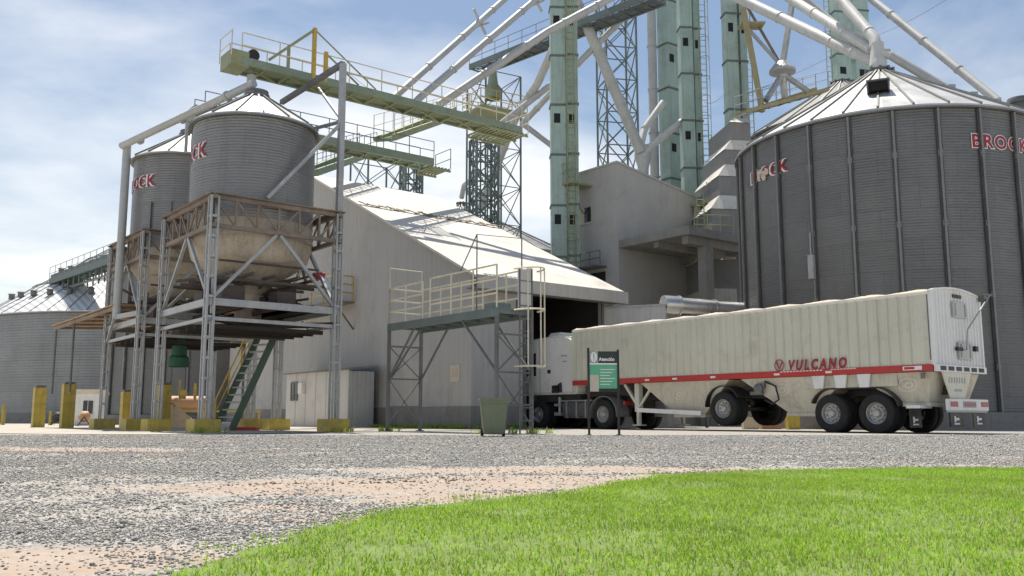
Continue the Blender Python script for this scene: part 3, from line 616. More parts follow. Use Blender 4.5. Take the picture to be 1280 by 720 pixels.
# kiosk, wheelbarrow-like machines, compressor, grain heap
kp=at(88,525,47)
TK=thing('kiosk','tiny white kiosk with a dark window at the foot of the far silo','kiosk',(kp.x,kp.y,0),R(8))
m=MB(TK,True); m.bb((0,0,0),(1.35,1.3,1.62)); m.build('wall',mt['twhite'],TK,smooth=False)
m=MB(TK,True); m.prism([(-.08,-.1,1.62),(1.43,-.1,1.62),(1.38,-.1,1.86),(.0,-.1,1.86)],(0,1.5,0)); m.build('roof',mt['ivory'],TK,smooth=False)
m=MB(TK,True); m.bb((.58,-.03,.62),(1.05,.02,1.28)); w=m.build('window',mt['glass'],TK,smooth=False)
m=MB(TK,True); m.bb((.80,-.05,.62),(.83,-.028,1.28)); m.bb((.55,-.05,.57),(1.08,-.028,.618)); m.build('frame',mt['ivory'],w,smooth=False)
def mixer(px,Yq,label,mat,S=.55):
    p=at(px,526,Yq); T=thing('concrete_mixer',label,'mixer',(p.x,p.y,0),R(25)); T.scale=(S,S,S)
    m=MB(T,True); m.lathe((0,0,0),[(.02,-.5),(.3,-.45),(.5,-.1),(.5,.1),(.3,.45),(.26,.48)],18,axis='X'); 
    rot=Matrix.Rotation(R(-30),4,'Y'); m.v=[tuple(rot@Vector(v)+Vector((0,0,.85))) for v in m.v]; m.build('drum',mat,T)
    m=MB(T,True)
    for s in(-1,1): m.bar((s*.5,-.3,.05),(0,-.55,.85),.06); m.bar((s*.5,.3,.05),(0,.55,.85),.06)
    m.bar((-.5,-.3,.2),(.5,-.3,.2),.05); m.bar((-.5,.3,.2),(.5,.3,.2),.05); m.build('frame',mt['chassis'],T,smooth=False)
    for s in(-1,1):
        m=MB(T,True); m.lathe((-.45,s*.42,.2),[(.2,-.05),(.22,0),(.2,.05)],14); 
        m.v=[(-.45+(v[0]+.45),s*.42+(v[2]-.2),.2+(v[1]-s*.42)) for v in m.v]; m.build('wheel',mt['rubber'],T)
mixer(105,44,'round dusty mixer drum on a dark frame in front of the white kiosk',mt['orange'])
mixer(72,50,'small dark machine on wheels between the two thick yellow bollards',mt['chassis'])
cp=at(233,527,41)
TC=thing('air_compressor','faded orange tank on a yellow frame standing beneath the bin towers','compressor',(cp.x,cp.y,0),R(20))
m=MB(TC,True); m.tube([(-.75,0,1.05),(-.62,0,1.05),(.62,0,1.05),(.75,0,1.05)],.33,16); m.build('tank',mt['orange'],TC)
m=MB(TC,True)
for s in(-.9,-.1,.7): m.bar((s,-.3,0),(s,-.3,.78),.1); m.bar((s,.3,0),(s,.3,.78),.1)
m.bar((-1,-.3,.7),(3.2,-.3,.7),.08); m.bar((-1,.3,.7),(.9,.3,.7),.08); m.bar((3.1,-.3,0),(3.1,-.3,.7),.08); m.build('frame',mt['yellow'],TC,smooth=False)
m=MB(TC,True); m.box((-.2,0,1.5),(.25,.25,.3)); m.tube([(-.35,0,1.3),(-.35,0,2.1)],.04,8); m.tube([(.3,0,1.3),(.3,0,1.95)],.06,8); m.build('pump',mt['yellow'],TC)
gp=at(214,531,39); m=MB(None); m.lathe((gp.x,gp.y,-.02),[(1.25,0),(1.0,.22),(.55,.62),(.2,.95),(.02,1.02)],22)
m.v=[(v[0]+random.uniform(-.06,.06),v[1]+random.uniform(-.06,.06),v[2]+(random.uniform(-.05,.05) if v[2]>.05 else 0)) for v in m.v]
single(m,'grain_heap',mt['sand'],(gp.x,gp.y,0),'pale heap of spilt grain on the concrete between the bin towers','grain heap')
sp=at(284,537,30.5)
m=MB(None)
for k in range(3): m.lathe((sp.x-.15,sp.y,.09*k+.0),[(.02,.0),(.32,.01),(.36,.05),(.3,.09),(.02,.1)],12)
single(m,'sack',mt['twhite'],(sp.x,sp.y,0),'white sacks lying flat at the foot of the green stair','sack')
rp=at(306,537,29.6); m=MB(None); m.box((rp.x,rp.y,.06),(.85,.55,.12)); single(m,'stair_mat',mt['dred'],(rp.x,rp.y,0),'dull red plinth at the foot of the green stair','plinth',bevel=.02)
# ================================================================= WAREHOUSE
B0=(-1.53,34.0); EV,RG=5.88,12.5; YR,YB,WL=13.76,24.0,7.45
sl=(RG-EV)/YR
WH=thing('warehouse','pale sheet clad warehouse with bright white roof and truck doorway','warehouse',(B0[0],B0[1],0),ANG)
zl=RG-sl*(YB-YR)
prof=[(0,0),(YB,0),(YB,zl),(YR,RG),(0,EV)]
m=MB(WH,True); m.prism([(0,y,z) for y,z in prof],(.18,0,0)); m.build('gable_wall',mt['white_wall'],WH,smooth=False)
m=MB(WH,True); m.prism([(WL-.18,y,z) for y,z in prof],(.18,0,0)); m.build('gable_wall',mt['white_wall'],WH,smooth=False)
DZ,DA,DB=5.35,2.62,6.75
m=MB(WH,True); m.bb((.18,0,0),(DA,.18,EV-.02)); m.bb((DA,0,DZ),(DB,.18,EV-.02)); m.bb((DB,0,0),(WL-.18,.18,EV-.02)); m.build('eave_wall',mt['white_wall'],WH,smooth=False)
m=MB(WH,True); m.bb((.18,YB-.18,0),(WL-.18,YB,zl-.02)); m.build('back_wall',mt['white_wall'],WH,smooth=False)
m=MB(WH,True)
m.bb((-.035,-.035,0),(0-.004,YB,.85)); m.bb((-.004,-.035,0),(DA-.25,-.004,.85)); m.build('plinth',mt['band'],WH,smooth=False)
def slope(y): return EV+sl*y
m=MB(WH,True); ov=.75
m.prism([(-.3,-ov,slope(-ov)+.02),(-.3,YR,RG+.02),(WL+.12,YR,RG+.02),(WL+.12,-ov,slope(-ov)+.02)],(0,0,.10)); m.prism([(-.3,YR+.001,RG+.02),(-.3,YB+.3,zl-sl*.3+.02),(WL+.12,YB+.3,zl-sl*.3+.02),(WL+.12,YR+.001,RG+.02)],(0,0,.10)); m.build('roof',mt['roof'],WH,smooth=False)
m=MB(WH,True)  # curled sheet lap half way up, ridge cap
n=40
for k in range(n):
    x0=-.3+(WL+.4)*k/n;x1=-.3+(WL+.4)*(k+1)/n; y0=8.3+.1*random.random()-.25*k/n; z=slope(y0)+.15
    m.box(((x0+x1)/2,y0,z+.02+random.random()*.09),(x1-x0,.22,.035),(Vector((1,0,random.uniform(-.2,.2))).normalized(),Vector((0,1,sl)).normalized(),Vector((0,-sl,1)).normalized()))
m.build('lifted_lap',mt['rsteel'],WH,smooth=False)
m=MB(WH,True); m.bb((-.32,-ov-.05,slope(-ov)-.34),(WL+.14,-ov-.002,slope(-ov)+.16)); m.build('fascia',mt['white_wall'],WH,smooth=False)
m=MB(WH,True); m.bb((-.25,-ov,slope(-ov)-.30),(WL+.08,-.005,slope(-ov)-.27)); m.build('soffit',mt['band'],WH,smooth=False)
m=MB(WH,True); m.bb((DB,-.06,0),(DB+.12,-.004,DZ)); m.bb((DA-.14,-.06,0),(DA,-.004,DZ)); m.bb((DA-.14,-.06,DZ),(DB+.12,-.004,DZ+.12)); m.build('door_frame',mt['dsteel'],WH,smooth=False)
m=MB(WH,True); m.bb((.19,.19,0),(.25,9.0,5.7)); m.bb((WL-.25,.19,0),(WL-.19,9.0,5.7)); m.bb((.26,8.9,0),(WL-.26,9.0,9.6)); m.build('shade_lining',mt['door_shade'],WH,smooth=False)  # added side sheets and partition, coloured dark so the doorway reads as deep shade
m=MB(WH,True); m.bb((.3,.19,5.70),(WL-.3,8.85,5.76)); m.build('shade_ceiling',mt['door_shade'],WH,smooth=False)  # added sheet overhead, indoor shade put into its colour
m=MB(WH,True); m.bb((-.03,.72,1.78),(-.004,1.33,2.42)); pl=m.build('wall_plaque',mt['scream'],WH,smooth=False)
m=MB(WH,True); m.bb((-.036,.82,1.95),(-.031,1.23,2.3)); m.build('plaque_face',mt['tarp'],pl,smooth=False)
m=MB(WH,True); m.bb((DA-.45,-.10,4.35),(DA-.33,-.006,5.0)); m.build('door_bracket',mt['black'],WH,smooth=False)
# yellow railed walkway on the gable wall
TWk=thing('access_walkway','narrow walkway with yellow rails fixed to the warehouse gable wall behind the mast','walkway',fr(B0,-.02,9.1,5.6),ANG)
wl=8.5
m=MB(TWk,True); m.bb((-1.0,0,0),(-.004,wl,.06)); m.bb((-1.0,0,-.15),(-.94,wl,-.004)); m.build('deck',mt['rsteel'],TWk,smooth=False)
m=MB(TWk,True); rail(m,[(-.97,0,.06),(-.97,wl,.06)],1.15,1.2,.03,2); m.build('handrail',mt['oyel'],TWk)
m=MB(TWk,True); rail(m,[(-.97,0,.06),(-.1,0,.06)],1.15,.9,.035,2); m.build('end_rail',mt['oyel'],TWk)
for y in (.05,4.2,8.3):
    m=MB(TWk,True); m.bar((-.95,y,-.1),(-.01,y,-1.2),.07); m.build('brace',mt['dsteel'],TWk,smooth=False)
# lean-to panel right of the doorway
q0=Vector((3.9,38.35,0)); q1=Vector((6.35,37.3,0)); u=(q1-q0).normalized(); nrm=Vector((-u.y,u.x,0))
TLn=thing('lean_to','low grey sheet metal lean-to right of the warehouse doorway','lean-to',q0,math.atan2(u.y,u.x))
ll=(q1-q0).length
m=MB(TLn,True); m.bb((0,0,0),(ll,3.,5.0)); m.build('wall',mt['shed_sheet'],TLn,smooth=False)
m=MB(TLn,True); m.bb((-.06,-.08,5.0),(ll+.06,3.1,5.08)); m.build('roof',mt['steel'],TLn,smooth=False)
for k in range(1,4): m=MB(TLn,True); m.bb((ll*k/4-.03,-.025,0),(ll*k/4+.03,-.003,4.98)); m.build('batten',mt['shed_sheet'],TLn,smooth=False)
d0=at(829,381,37.6); d1=at(880,384,38.2); d2=at(933,387,38.6)
TD=thing('air_duct','shiny segmented metal duct running from the lean-to to the large silo','duct',d0)
for a,bq,rr in ((d0,at(848,382,37.8),.40),(at(848,382,37.8),at(893,385,38.3),.34),(at(893,385,38.3),d2,.30)):
    m=MB(TD); m.tube([a,bq],rr,14); m.build('segment',mt['duct'],TD)
    m=MB(TD); k=(bq-a).normalized(); m.tube([bq-k*.04,bq+k*.04],rr+.03,14); m.build('flange',mt['duct'],TD)
for q in (d0,d1,d2):
    m=MB(TD); m.bar((q.x,q.y+.1,0),(q.x,q.y+.1,q.z-.3),.1); m.build('support_leg',mt['dsteel'],TD,smooth=False)
# utility shed
uo=(-6.86,38.3)
US=thing('utility_shed','low white utility shed with corrugated side against the warehouse gable wall','shed',(uo[0],uo[1],0),ANG)
m=MB(US,True); UL,UW,UH=6.1,1.22,2.42
m.bb((0,0,0),(.06,UL,UH)); m.bb((.06,UL-.06,0),(UW,UL,UH)); m.build('wall',mt['shed_wall'],US,smooth=False)
m=MB(US,True); n=24
for k in range(n):
    x0=UW*k/n;x1=UW*(k+1)/n; m.bb((x0,-.03 if k%4<2 else 0,0),(x1,.05,UH-.05))
m.build('corrugated_side',mt['shed_sheet'],US,smooth=False)
m=MB(US,True); m.prism([(-.15,-.12,UH),(UW+.1,-.12,UH+.16),(UW+.1,UL+.1,UH+.16),(-.15,UL+.1,UH)],(0,0,.06)); m.build('roof',mt['band'],US,smooth=False)
m=MB(US,True); m.bb((-.03,4.9,1.25),(-.003,5.5,2.0)); w=m.build('window',mt['glass'],US,smooth=False)
m=MB(US,True)
for a,bq in (((-.05,4.84,1.19),(-.032,5.56,1.25)),((-.05,4.84,2.0),(-.032,5.56,2.06)),((-.05,4.84,1.25),(-.032,4.9,2.0)),((-.05,5.5,1.25),(-.032,5.56,2.0)),((-.05,4.9,1.5),(-.032,5.5,1.53)),((-.05,4.9,1.76),(-.032,5.5,1.79)),((-.05,5.18,1.25),(-.0325,5.21,2.0))): m.bb(a,bq)
m.build('window_frame',mt['dsteel'],w,smooth=False)
m=MB(US,True); m.bb((-.16,4.15,1.5),(-.003,4.55,1.98)); m.build('meter_box',mt['twhite'],US,smooth=False)
m=MB(US,True)
for k in range(6): m.bb((-.012,UL*k/6-.02,0),(-.002,UL*k/6+.02,UH-.01))
m.build('wall_battens',mt['shed_sheet'],US,smooth=False)
# ================================================================= INSPECTION PLATFORM
IP=thing('inspection_platform','raised steel inspection platform with ivory handrails in front of the warehouse','platform',(-3.84,28.0,0),ANG)
DL,DW,ZD=5.5,1.25,3.29
m=MB(IP,True); m.bb((0,-DL-.05,ZD-.04),(DW,.05,ZD)); m.bb((0,-DL-.05,ZD-.22),(.08,.05,ZD-.042)); m.bb((DW-.08,-DL-.05,ZD-.22),(DW,.05,ZD-.042))
for k in range(8): m.bb((.08,-DL*k/7-.03,ZD-.14),(DW-.08,-DL*k/7+.03,ZD-.042))
m.build('deck',mt['lattice'],IP,smooth=False)
for x,y in ((.04,-.02),(DW-.04,-.02),(.04,-DL),(DW-.04,-DL)):
    m=MB(IP,True); m.bar((x,y,0),(x,y,ZD-.22),.085); m.box((x,y,.015),(.2,.2,.03)); m.build('leg',mt['dsteel'],IP,smooth=False)
for y in (-.02,-DL):
    m=MB(IP,True)
    for z in (.75,1.6,2.6): m.bar((.04,y,z),(DW-.04,y,z),.05)
    for z0,z1 in ((.2,1.6),(1.6,2.6)): m.bar((.04,y,z0),(DW-.04,y,z1),.03); m.bar((DW-.04,y,z0),(.04,y,z1),.03)
    m.build('end_bracing',mt['dsteel'],IP,smooth=False)
for x in (.04,DW-.04):
    m=MB(IP,True); m.bar((x,-.05,1.6),(x,-1.5,ZD-.2),.05); m.build('knee_brace',mt['dsteel'],IP,smooth=False)
    m=MB(IP,True); m.bar((x,-DL,1.6),(x,-DL+1.6,ZD-.2),.05); m.build('knee_brace',mt['dsteel'],IP,smooth=False)
m=MB(IP,True); m.bar((.04,-.05,1.5),(.5,-1.1,ZD-.2),.05); m.build('knee_brace',mt['dsteel'],IP,smooth=False)
m=MB(IP,True); rail(m,[(.04,-.0,ZD),(.04,-1.9,ZD)],1.1,.95,.026,2); rail(m,[(.04,-2.3,ZD),(.04,-DL,ZD)],1.15,1.05,.026,2); m.build('near_handrail',mt['ivory'],IP)
m=MB(IP,True); rail(m,[(DW-.04,-.0,ZD),(DW-.04,-DL+.0,ZD)],1.15,1.1,.026,2); m.build('far_handrail',mt['ivory'],IP)
m=MB(IP,True); rail(m,[(.04,0,ZD),(DW-.04,0,ZD)],1.1,1.2,.026,2); m.tube([(.04,0,ZD+1.1),(.04,0,ZD+1.75),(DW-.04,0,ZD+1.75),(DW-.04,0,ZD)],.024,6); m.build('end_handrail',mt['ivory'],IP)
m=MB(IP,True); m.tube([(.04,-DL+.9,ZD),(.04,-DL+.9,ZD+2.1),(DW-.04,-DL+.4,ZD+2.05),(DW-.04,-DL+.4,ZD)],.02,6); m.tube([(.04,-DL+.9,ZD+2.1),(.04,-DL+1.7,ZD+1.15)],.018,6); m.build('tall_frame',mt['dsteel'],IP)
m=MB(IP,True); m.bb((DW-.5,-DL-.03,ZD+.02),(DW-.02,-DL+.01,ZD+1.1)); m.build('side_panel',mt['shed_wall'],IP,smooth=False)
m=MB(IP,True); m.bb((.15,-DL+.3,ZD+.002),(.75,-DL+.7,ZD+.18)); m.build('tool_tray',mt['lattice'],IP,smooth=False)
# caged ladder off the right end
lx,ly=.88,-DL+.12
m=MB(IP,True); ladder(m,(lx,ly-.30,0),(lx,ly-.30,ZD+1.1),.42,(1,0,0)); ld=m.build('ladder',mt['dsteel'],IP)
m=MB(IP,True)
for z in (1.75,ZD-.05,ZD+1.05):
    m.tube([(lx+math.cos(a)*.40,ly-.30-math.sin(a)*.62,z) for a in [PI*k/10 for k in range(11)]],.024,5)
for a in (.25,.5,.75): m.tube([(lx+math.cos(a*PI)*.40,ly-.30-math.sin(a*PI)*.62,1.75),(lx+math.cos(a*PI)*.40,ly-.30-math.sin(a*PI)*.62,ZD+1.05)],.02,5)
m.build('cage',mt['ivory'],ld)
# bin
wp=at(617,546,20.4); WB=thing('wheelie_bin','grey green plastic wheelie bin below the inspection platform','bin',(wp.x,wp.y,0),R(6))
m=MB(WB,True); a,bq=.23,.30
m.add([(-a,-.26,.06),(a,-.26,.06),(a,.24,.06),(-a,.24,.06),(-bq,-.34,.80),(bq,-.34,.80),(bq,.34,.80),(-bq,.34,.80)],[(0,3,2,1),(4,5,6,7),(0,1,5,4),(1,2,6,5),(2,3,7,6),(3,0,4,7)]); m.build('body',mt['trash'],WB,smooth=False,bevel=.025)
m=MB(WB,True); m.bb((-bq-.03,-.38,.80),(bq+.03,.38,.85)); m.bb((-bq-.02,-.37,.74),(bq+.02,-.342,.80)); m.tube([(-.26,.42,.80),(.26,.42,.80)],.025,8); m.build('lid',mt['trash'],WB,smooth=False)
for s in(-1,1):
    m=MB(WB,True); m.lathe((s*.24,.22,.1),[(.02,-.03),(.1,-.03),(.1,.03),(.02,.03)],14,axis='X'); m.build('wheel',mt['rubber'],WB)
# sign
sg=at(755,544,21.6); SG=thing('sign_board','free standing green notice board on two black posts before the truck','sign',(sg.x,sg.y,0),R(4))
m=None
for x,zt in((-.35,2.06),(.36,2.02)):
    m=MB(SG,True); m.bb((x-.025,-.025,0),(x+.025,.025,zt)); m.bb((x-.03,-.2,0),(x+.03,.2,.03)); m.build('post',mt['black'],SG,smooth=False)
m=MB(SG,True); m.bb((-.322,-.012,1.10),(.332,.012,1.98)); P_=m.build('board',mt['sgreen'],SG,smooth=False)
m=MB(SG,True); m.bb((-.12,-.018,1.70),(.332,-.0125,1.98)); m.build('title_band',mt['sdark'],P_,smooth=False)
m=MB(SG,True); m.bb((-.322,-.018,1.70),(-.122,-.0125,1.98)); m.build('icon_panel',mt['sgrey'],P_,smooth=False)
m=MB(SG,True); m.lathe((0,0,0),[(.0001,.003),(.085,.003),(.085,0)],24); m.v=[(-.222+v[0]*.9,-.0185-v[2],1.845+v[1]*1.45) for v in m.v]; ic=m.build('icon_disc',mt['lwhite'],P_,smooth=False)
m=MB(SG,True); m.bb((-.233,-.026,1.80),(-.211,-.022,1.93)); m.bb((-.233,-.026,1.76),(-.211,-.022,1.785)); m.build('exclamation_mark',mt['sgreen'],P_,smooth=False)
m=MB(SG,True); slab_text(m,'Atención',.115,lambda x,y,t:Vector((-.10+x*.88,-.0185-t,1.755+y)),.004,0,1.,.004); m.build('lettering',mt['lwhite'],P_,smooth=False)
m=MB(SG,True); m.bb((-.322,-.018,1.665),(.332,-.0125,1.70)); m.build('rule',mt['lwhite'],P_,smooth=False)
m=MB(SG,True); m.bb((-.320,-.018,1.03),(-.11,-.0125,1.42)); m.build('photo_panel',mt['scream'],P_,smooth=False)
for k in range(6):
    m=MB(SG,True); m.bb((-.07,-.0165,1.54-.07*k),(.28-.06*(k%3),-.0125,1.558-.07*k)); m.build('text_line',mt['lwhite'],P_,smooth=False)
m=MB(SG,True); m.bb((-.10,-.02,1.03),(.332,.012,1.10)); m.build('lower_rail',mt['black'],SG,smooth=False)
# ================================================================= GRAIN TRAILER (local: x across to the far side, y from rear to front)
TO=(10.85,23.4); TR=thing('grain_trailer','long cream hopper grain trailer with red side rail and red lettering','trailer',(TO[0],TO[1],0),ANG)
TL,TW2=13.8,2.72; ZB,ZT=1.79,3.60
def ribbed(m,x,y0,y1,z0,z1,per,dep,sgn,flat=.8):
    pts=[];y=y0
    while y<y1-1e-6:
        a=min(y+per*flat,y1); bq=min(a+per*(1-flat)/3,y1); c=min(bq+per*(1-flat)/3,y1); d=min(y+per,y1)
        pts+=[(y,0),(a,0),(bq,1),(c,1)]; y+=per
    pts.append((y1,0))
    for (ya,da),(yb,db) in zip(pts,pts[1:]):
        if yb-ya<1e-6: continue
        m.quad((x+sgn*da*dep,ya,z0),(x+sgn*db*dep,yb,z0),(x+sgn*db*dep,yb,z1),(x+sgn*da*dep,ya,z1))
m=MB(TR,True); ribbed(m,0,.32,TL,ZB,ZT,.30,.065,-1,.78); ribbed(m,TW2,.05,TL,ZB,ZT,.43,.022,1,.84)
m.bb((.002,.05,ZB),(.05,.32,ZT)); m.bb((.0,TL-.04,ZB),(TW2,TL,ZT+.05)); m.bb((.03,.1,ZB),(TW2-.03,TL-.05,ZB+.05)); m.build('body',mt['cream'],TR,smooth=False)
for x in (-.03,TW2-.05):
    m=MB(TR,True); m.bb((x,.0,ZT),(x+.08,TL+.02,ZT+.09)); m.build('top_rail',mt['twhite'],TR,smooth=False,bevel=.01)
for x in (-.035,TW2-.025):
    m=MB(TR,True); m.bb((x,.02,1.61),(x+.06,TL+.01,1.785)); m.build('side_rail',mt['red'],TR,smooth=False)
for y in (10.0,8.75,7.15,4.75,3.02):
    m=MB(TR,True); m.bb((-.041,y-.10,1.665),(-.036,y+.10,1.725)); m.build('reflector',mt['lwhite'],TR,smooth=False)
m=MB(TR,True); m.bb((-.041,.30,1.65),(-.036,.82,1.755)); m.build('side_label',mt['lwhite'],TR,smooth=False)
m=MB(TR,True); m.bb((-.045,.5,1.67),(-.042,.78,1.735)); m.build('label_print',mt['red'],TR,smooth=False)
m=MB(TR,True)
for k in range(13):
    y=4.62-.11*k; m.bb((-.041,y-.075,1.742),(-.0365,y,1.775))
for k in range(8):
    y=2.95-.1*k; m.bb((-.041,y-.08,1.752),(-.0365,y,1.775))
m.build('fine_print',mt['lwhite'],TR,smooth=False)
m=MB(TR,True)
slab_text(m,'VULCANO',.40,lambda x,y,t:Vector((-.069-t,4.33-x*.765,1.80+y)),.016,.24,1.46,.01); m.build('red_lettering',mt['lred'],TR,smooth=False)
m=MB(TR,True); 
def lg(x,y,t): return Vector((-.069-t,4.62-x,1.955+y))
n=28
for k in range(n):
    a,b2=2*PI*k/n,2*PI*(k+1)/n
    for ro,ri in((.175,.145),):
        q=[lg(math.cos(a)*ri,math.sin(a)*ri,.01),lg(math.cos(a)*ro,math.sin(a)*ro,.01),lg(math.cos(b2)*ro,math.sin(b2)*ro,.01),lg(math.cos(b2)*ri,math.sin(b2)*ri,.01)]
        m.add(q,[(0,1,2,3)])
for x0,x1 in((-.09,0),(.11,0)):
    m.add([lg(x0-.028,.11,.012),lg(x0+.028,.11,.012),lg(x1+.02,-.12,.012),lg(x1-.02,-.12,.012)],[(0,1,2,3)])
m.build('emblem',mt['lred'],TR,smooth=False)
# tarpaulin over bows
m=MB(TR,True); ny=240;nx=12;vs=[];fs=[]; per=TL/10.2
for i in range(ny+1):
    y=TL*i/ny; ph=(y/per)%1; bump=(min(ph/.22,1)*(1-max(0,ph-.3)/.7))*.05
    for j in range(nx+1):
        u=j/nx; x=-.045+(TW2+.09)*u; arch=.075*math.sin(PI*u)**.8; edge=.09 if j in(0,nx) else 0
        vs.append((x,y,ZT+.10+arch+bump*(1 if 0<j<nx else .95)-edge*.9+random.uniform(-.006,.006)))
for i in range(ny):
    for j in range(nx):
        a=i*(nx+1)+j; fs.append((a,a+1,a+nx+2,a+nx+1))
m.add(vs,fs); m.build('tarpaulin',mt['tarp'],TR)
# rear wall, arched
m=MB(TR,True); pts=[]
n=16
arch=lambda x: ZT+.09+.15*math.sin(PI*min(max((x)/TW2,0),1))**.8
x=.0;xs=[]
per=.17
xs=[0]
while x<TW2-.01:
    for q,dq in((.6,0),(.7,1),(.9,1),(1.,0)): xs.append(min(x+per*q,TW2)); pts.append(dq)
    x+=per
dp=[0]+pts
for (xa,da),(xb,db) in zip(zip(xs,dp),zip(xs[1:],dp[1:])):
    if xb-xa<1e-6: continue
    m.quad((xa,.0-.03*da,ZB),(xb,.0-.03*db,ZB),(xb,-.03*db,arch(xb)),(xa,-.03*da,arch(xa)))
m.bb((0,.002,ZB),(TW2,.04,ZT+.07)); m.build('rear_wall',mt['twhite'],TR,smooth=False)
m=MB(TR,True)
for k in range(16):
    xa,xb=TW2*k/16,TW2*(k+1)/16; m.bar((xa,-.01,arch(xa)+.01),(xb,-.01,arch(xb)+.01),.09,.05)
for x in (.02,TW2-.02): m.bb((x-.04,-.05,ZB-.02),(x+.04,.05,ZT+.12))
m.build('rear_frame',mt['twhite'],TR,smooth=False)
for z0,z1,xa,xb in((3.06,3.50,1.08,1.86),(1.95,2.42,1.26,2.0)):
    m=MB(TR,True); m.bb((xa,-.075,z0),(xb,-.032,z1)); h=m.build('hatch',mt['shed_sheet'],TR,smooth=False,bevel=.01)
    for q in (xa+.12,xb-.12):
        m=MB(TR,True); m.bb((q-.02,-.095,z0+.05),(q+.02,-.0755,z1-.05)); m.build('hatch_bar',mt['steel'],h,smooth=False)
m=MB(TR,True); m.bb((1.15,-.06,3.60),(1.62,-.035,3.69)); m.build('marker_light',mt['black'],TR,smooth=False)
m=MB(TR,True); m.tube([(2.95,-.25,3.80),(2.9,-.25,3.80),(1.62,-.16,2.75),(1.5,-.16,2.2),(1.38,-.16,2.2)],.022,6); m.build('crank_rod',mt['steel'],TR)
m=MB(TR,True); m.bb((1.12,-.12,2.18),(1.40,-.035,2.27)); m.build('crank_bracket',mt['black'],TR,smooth=False)
m=MB(TR,True); m.bb((2.12,-.12,2.2),(2.26,-.035,2.34)); m.build('crank_bracket',mt['black'],TR,smooth=False)
m=MB(TR,True); m.tube([(2.5,-.2,3.78),(2.95,-.25,3.80)],.03,6); m.bb((2.62,-.22,3.60),(2.72,-.04,3.76)); m.build('tarp_spindle',mt['tank'],TR,smooth=False)
m=MB(TR,True); m.bb((.0,-.09,1.60),(TW2,.0,1.78)); m.build('rear_sill',mt['twhite'],TR,smooth=False)
m=MB(TR,True)
for k in range(6): m.bb((.16+.42*k,-.098,1.635),(.46+.42*k,-.092,1.745))
m.build('sill_slot',mt['black'],TR,smooth=False)
m=MB(TR,True); m.prism([(.35,-.03,1.6),(1.95,-.03,1.6),(1.50,-.03,.92),(.72,-.03,.92)],(0,.03,0)); ch=m.build('chute_plate',mt['cream'],TR,smooth=False)
m=MB(TR,True)
for k in range(7): m.prism([(.66+.14*k,-.037,1.32),(.71+.14*k,-.037,1.32),(.73+.14*k,-.037,1.47),(.68+.14*k,-.037,1.47)],(0,.005,0))
m.build('slot_pattern',mt['sgrey'],ch,smooth=False)
m=MB(TR,True); m.prism([(.95,-.037,1.1),(1.35,-.037,1.1),(1.35,-.037,1.16),(.95,-.037,1.16)],(0,.005,0)); m.build('chute_badge',mt['sgrey'],ch,smooth=False)
m=MB(TR,True); m.bb((.30,-.2,.60),(2.45,-.08,.90)); bp_=m.build('bumper',mt['twhite'],TR,smooth=False,bevel=.015)
for xa,xb in((.34,.72),(2.02,2.40)):
    m=MB(TR,True); m.bb((xa,-.212,.70),(xb,-.202,.83)); m.build('tail_light',mt['tlight'],bp_,smooth=False)
m=MB(TR,True); m.bb((1.02,-.212,.68),(1.72,-.202,.84)); m.build('number_plate',mt['sgrey'],bp_,smooth=False)
m=MB(TR,True)
for k in range(6): m.bb((1.07+.105*k,-.216,.71),(1.135+.105*k,-.213,.81))
m.build('plate_marks',mt['tlight'],bp_,smooth=False)
m=MB(TR,True); m.bb((.30,-.16,.555),(2.45,-.10,.595)); m.build('lower_bar',mt['steel'],TR,smooth=False)
def flap(x0,x1,y,z0,z1):
    m=MB(TR,True); m.bb((x0,y-.01,z0),(x1,y+.01,z1)); f=m.build('mud_flap',mt['black'],TR,smooth=False)
    m=MB(TR,True); w=(x1-x0); c=(x0+x1)/2
    m.bb((c-.17,y-.018,z0+.06),(c+.12,y-.012,z0+.10)); m.bb((c-.16,y-.018,z0+.12),(c-.08,y-.012,z0+.28)); m.bb((c-.08,y-.018,z0+.17),(c+.10,y-.012,z0+.23)); m.build('flap_mark',mt['lwhite'],f,smooth=False)
flap(.42,1.1,-.13,.18,.55); flap(1.65,2.35,-.13,.18,.55); flap(-.02,.58,.72,.16,.66); flap(2.1,2.7,.72,.16,.66)
# hoppers
def hopper(y0t,y0b,y1b,y1t,zb,emb):
    m=MB(TR,True); i,o=.30,.06
    top=[(o,y0t,1.60),(TW2-o,y0t,1.60),(TW2-o,y1t,1.60),(o,y1t,1.60)]; bot=[(i,y0b,zb),(TW2-i,y0b,zb),(TW2-i,y1b,zb),(i,y1b,zb)]
    m.add(top+bot,[(0,1,2,3),(4,7,6,5),(0,4,5,1),(1,5,6,2),(2,6,7,3),(3,7,4,0)]); m.bb((i-.05,y0b-.06,zb-.09),(TW2-i+.05,y1b+.06,zb+.005)); h=m.build('hopper',mt['creamd'],TR,smooth=False)
    if emb:
        y,z=emb; m=MB(TR,True); t=(1.6-z)/(1.6-zb); xx=o+(i-o)*t
        m.lathe((0,0,0),[(.255,.0),(.255,.012),(.215,.012),(.215,0)],26); m.lathe((.02,-.02,0),[(.12,0),(.12,.01),(.07,.01),(.07,0)],16)
        k=(i-o)/(1.6-zb)
        m.v=[(xx-v[2]-.004-v[1]*k*.8,y-v[0]*1.05,z+v[1]*.72+v[0]*.12) for v in m.v]; m.build('embossed_oval',mt['cream'],h)
hopper(.10,.35,1.05,2.4,.80,(.80,1.28)); hopper(2.5,3.75,4.6,6.15,.55,(4.72,1.24)); hopper(6.6,7.8,9.0,10.4,.52,(8.72,1.2))
m=MB(TR,True)
for x in(.85,1.75): m.bb((x,.15,1.02),(x+.12,TL-1.2,1.28))
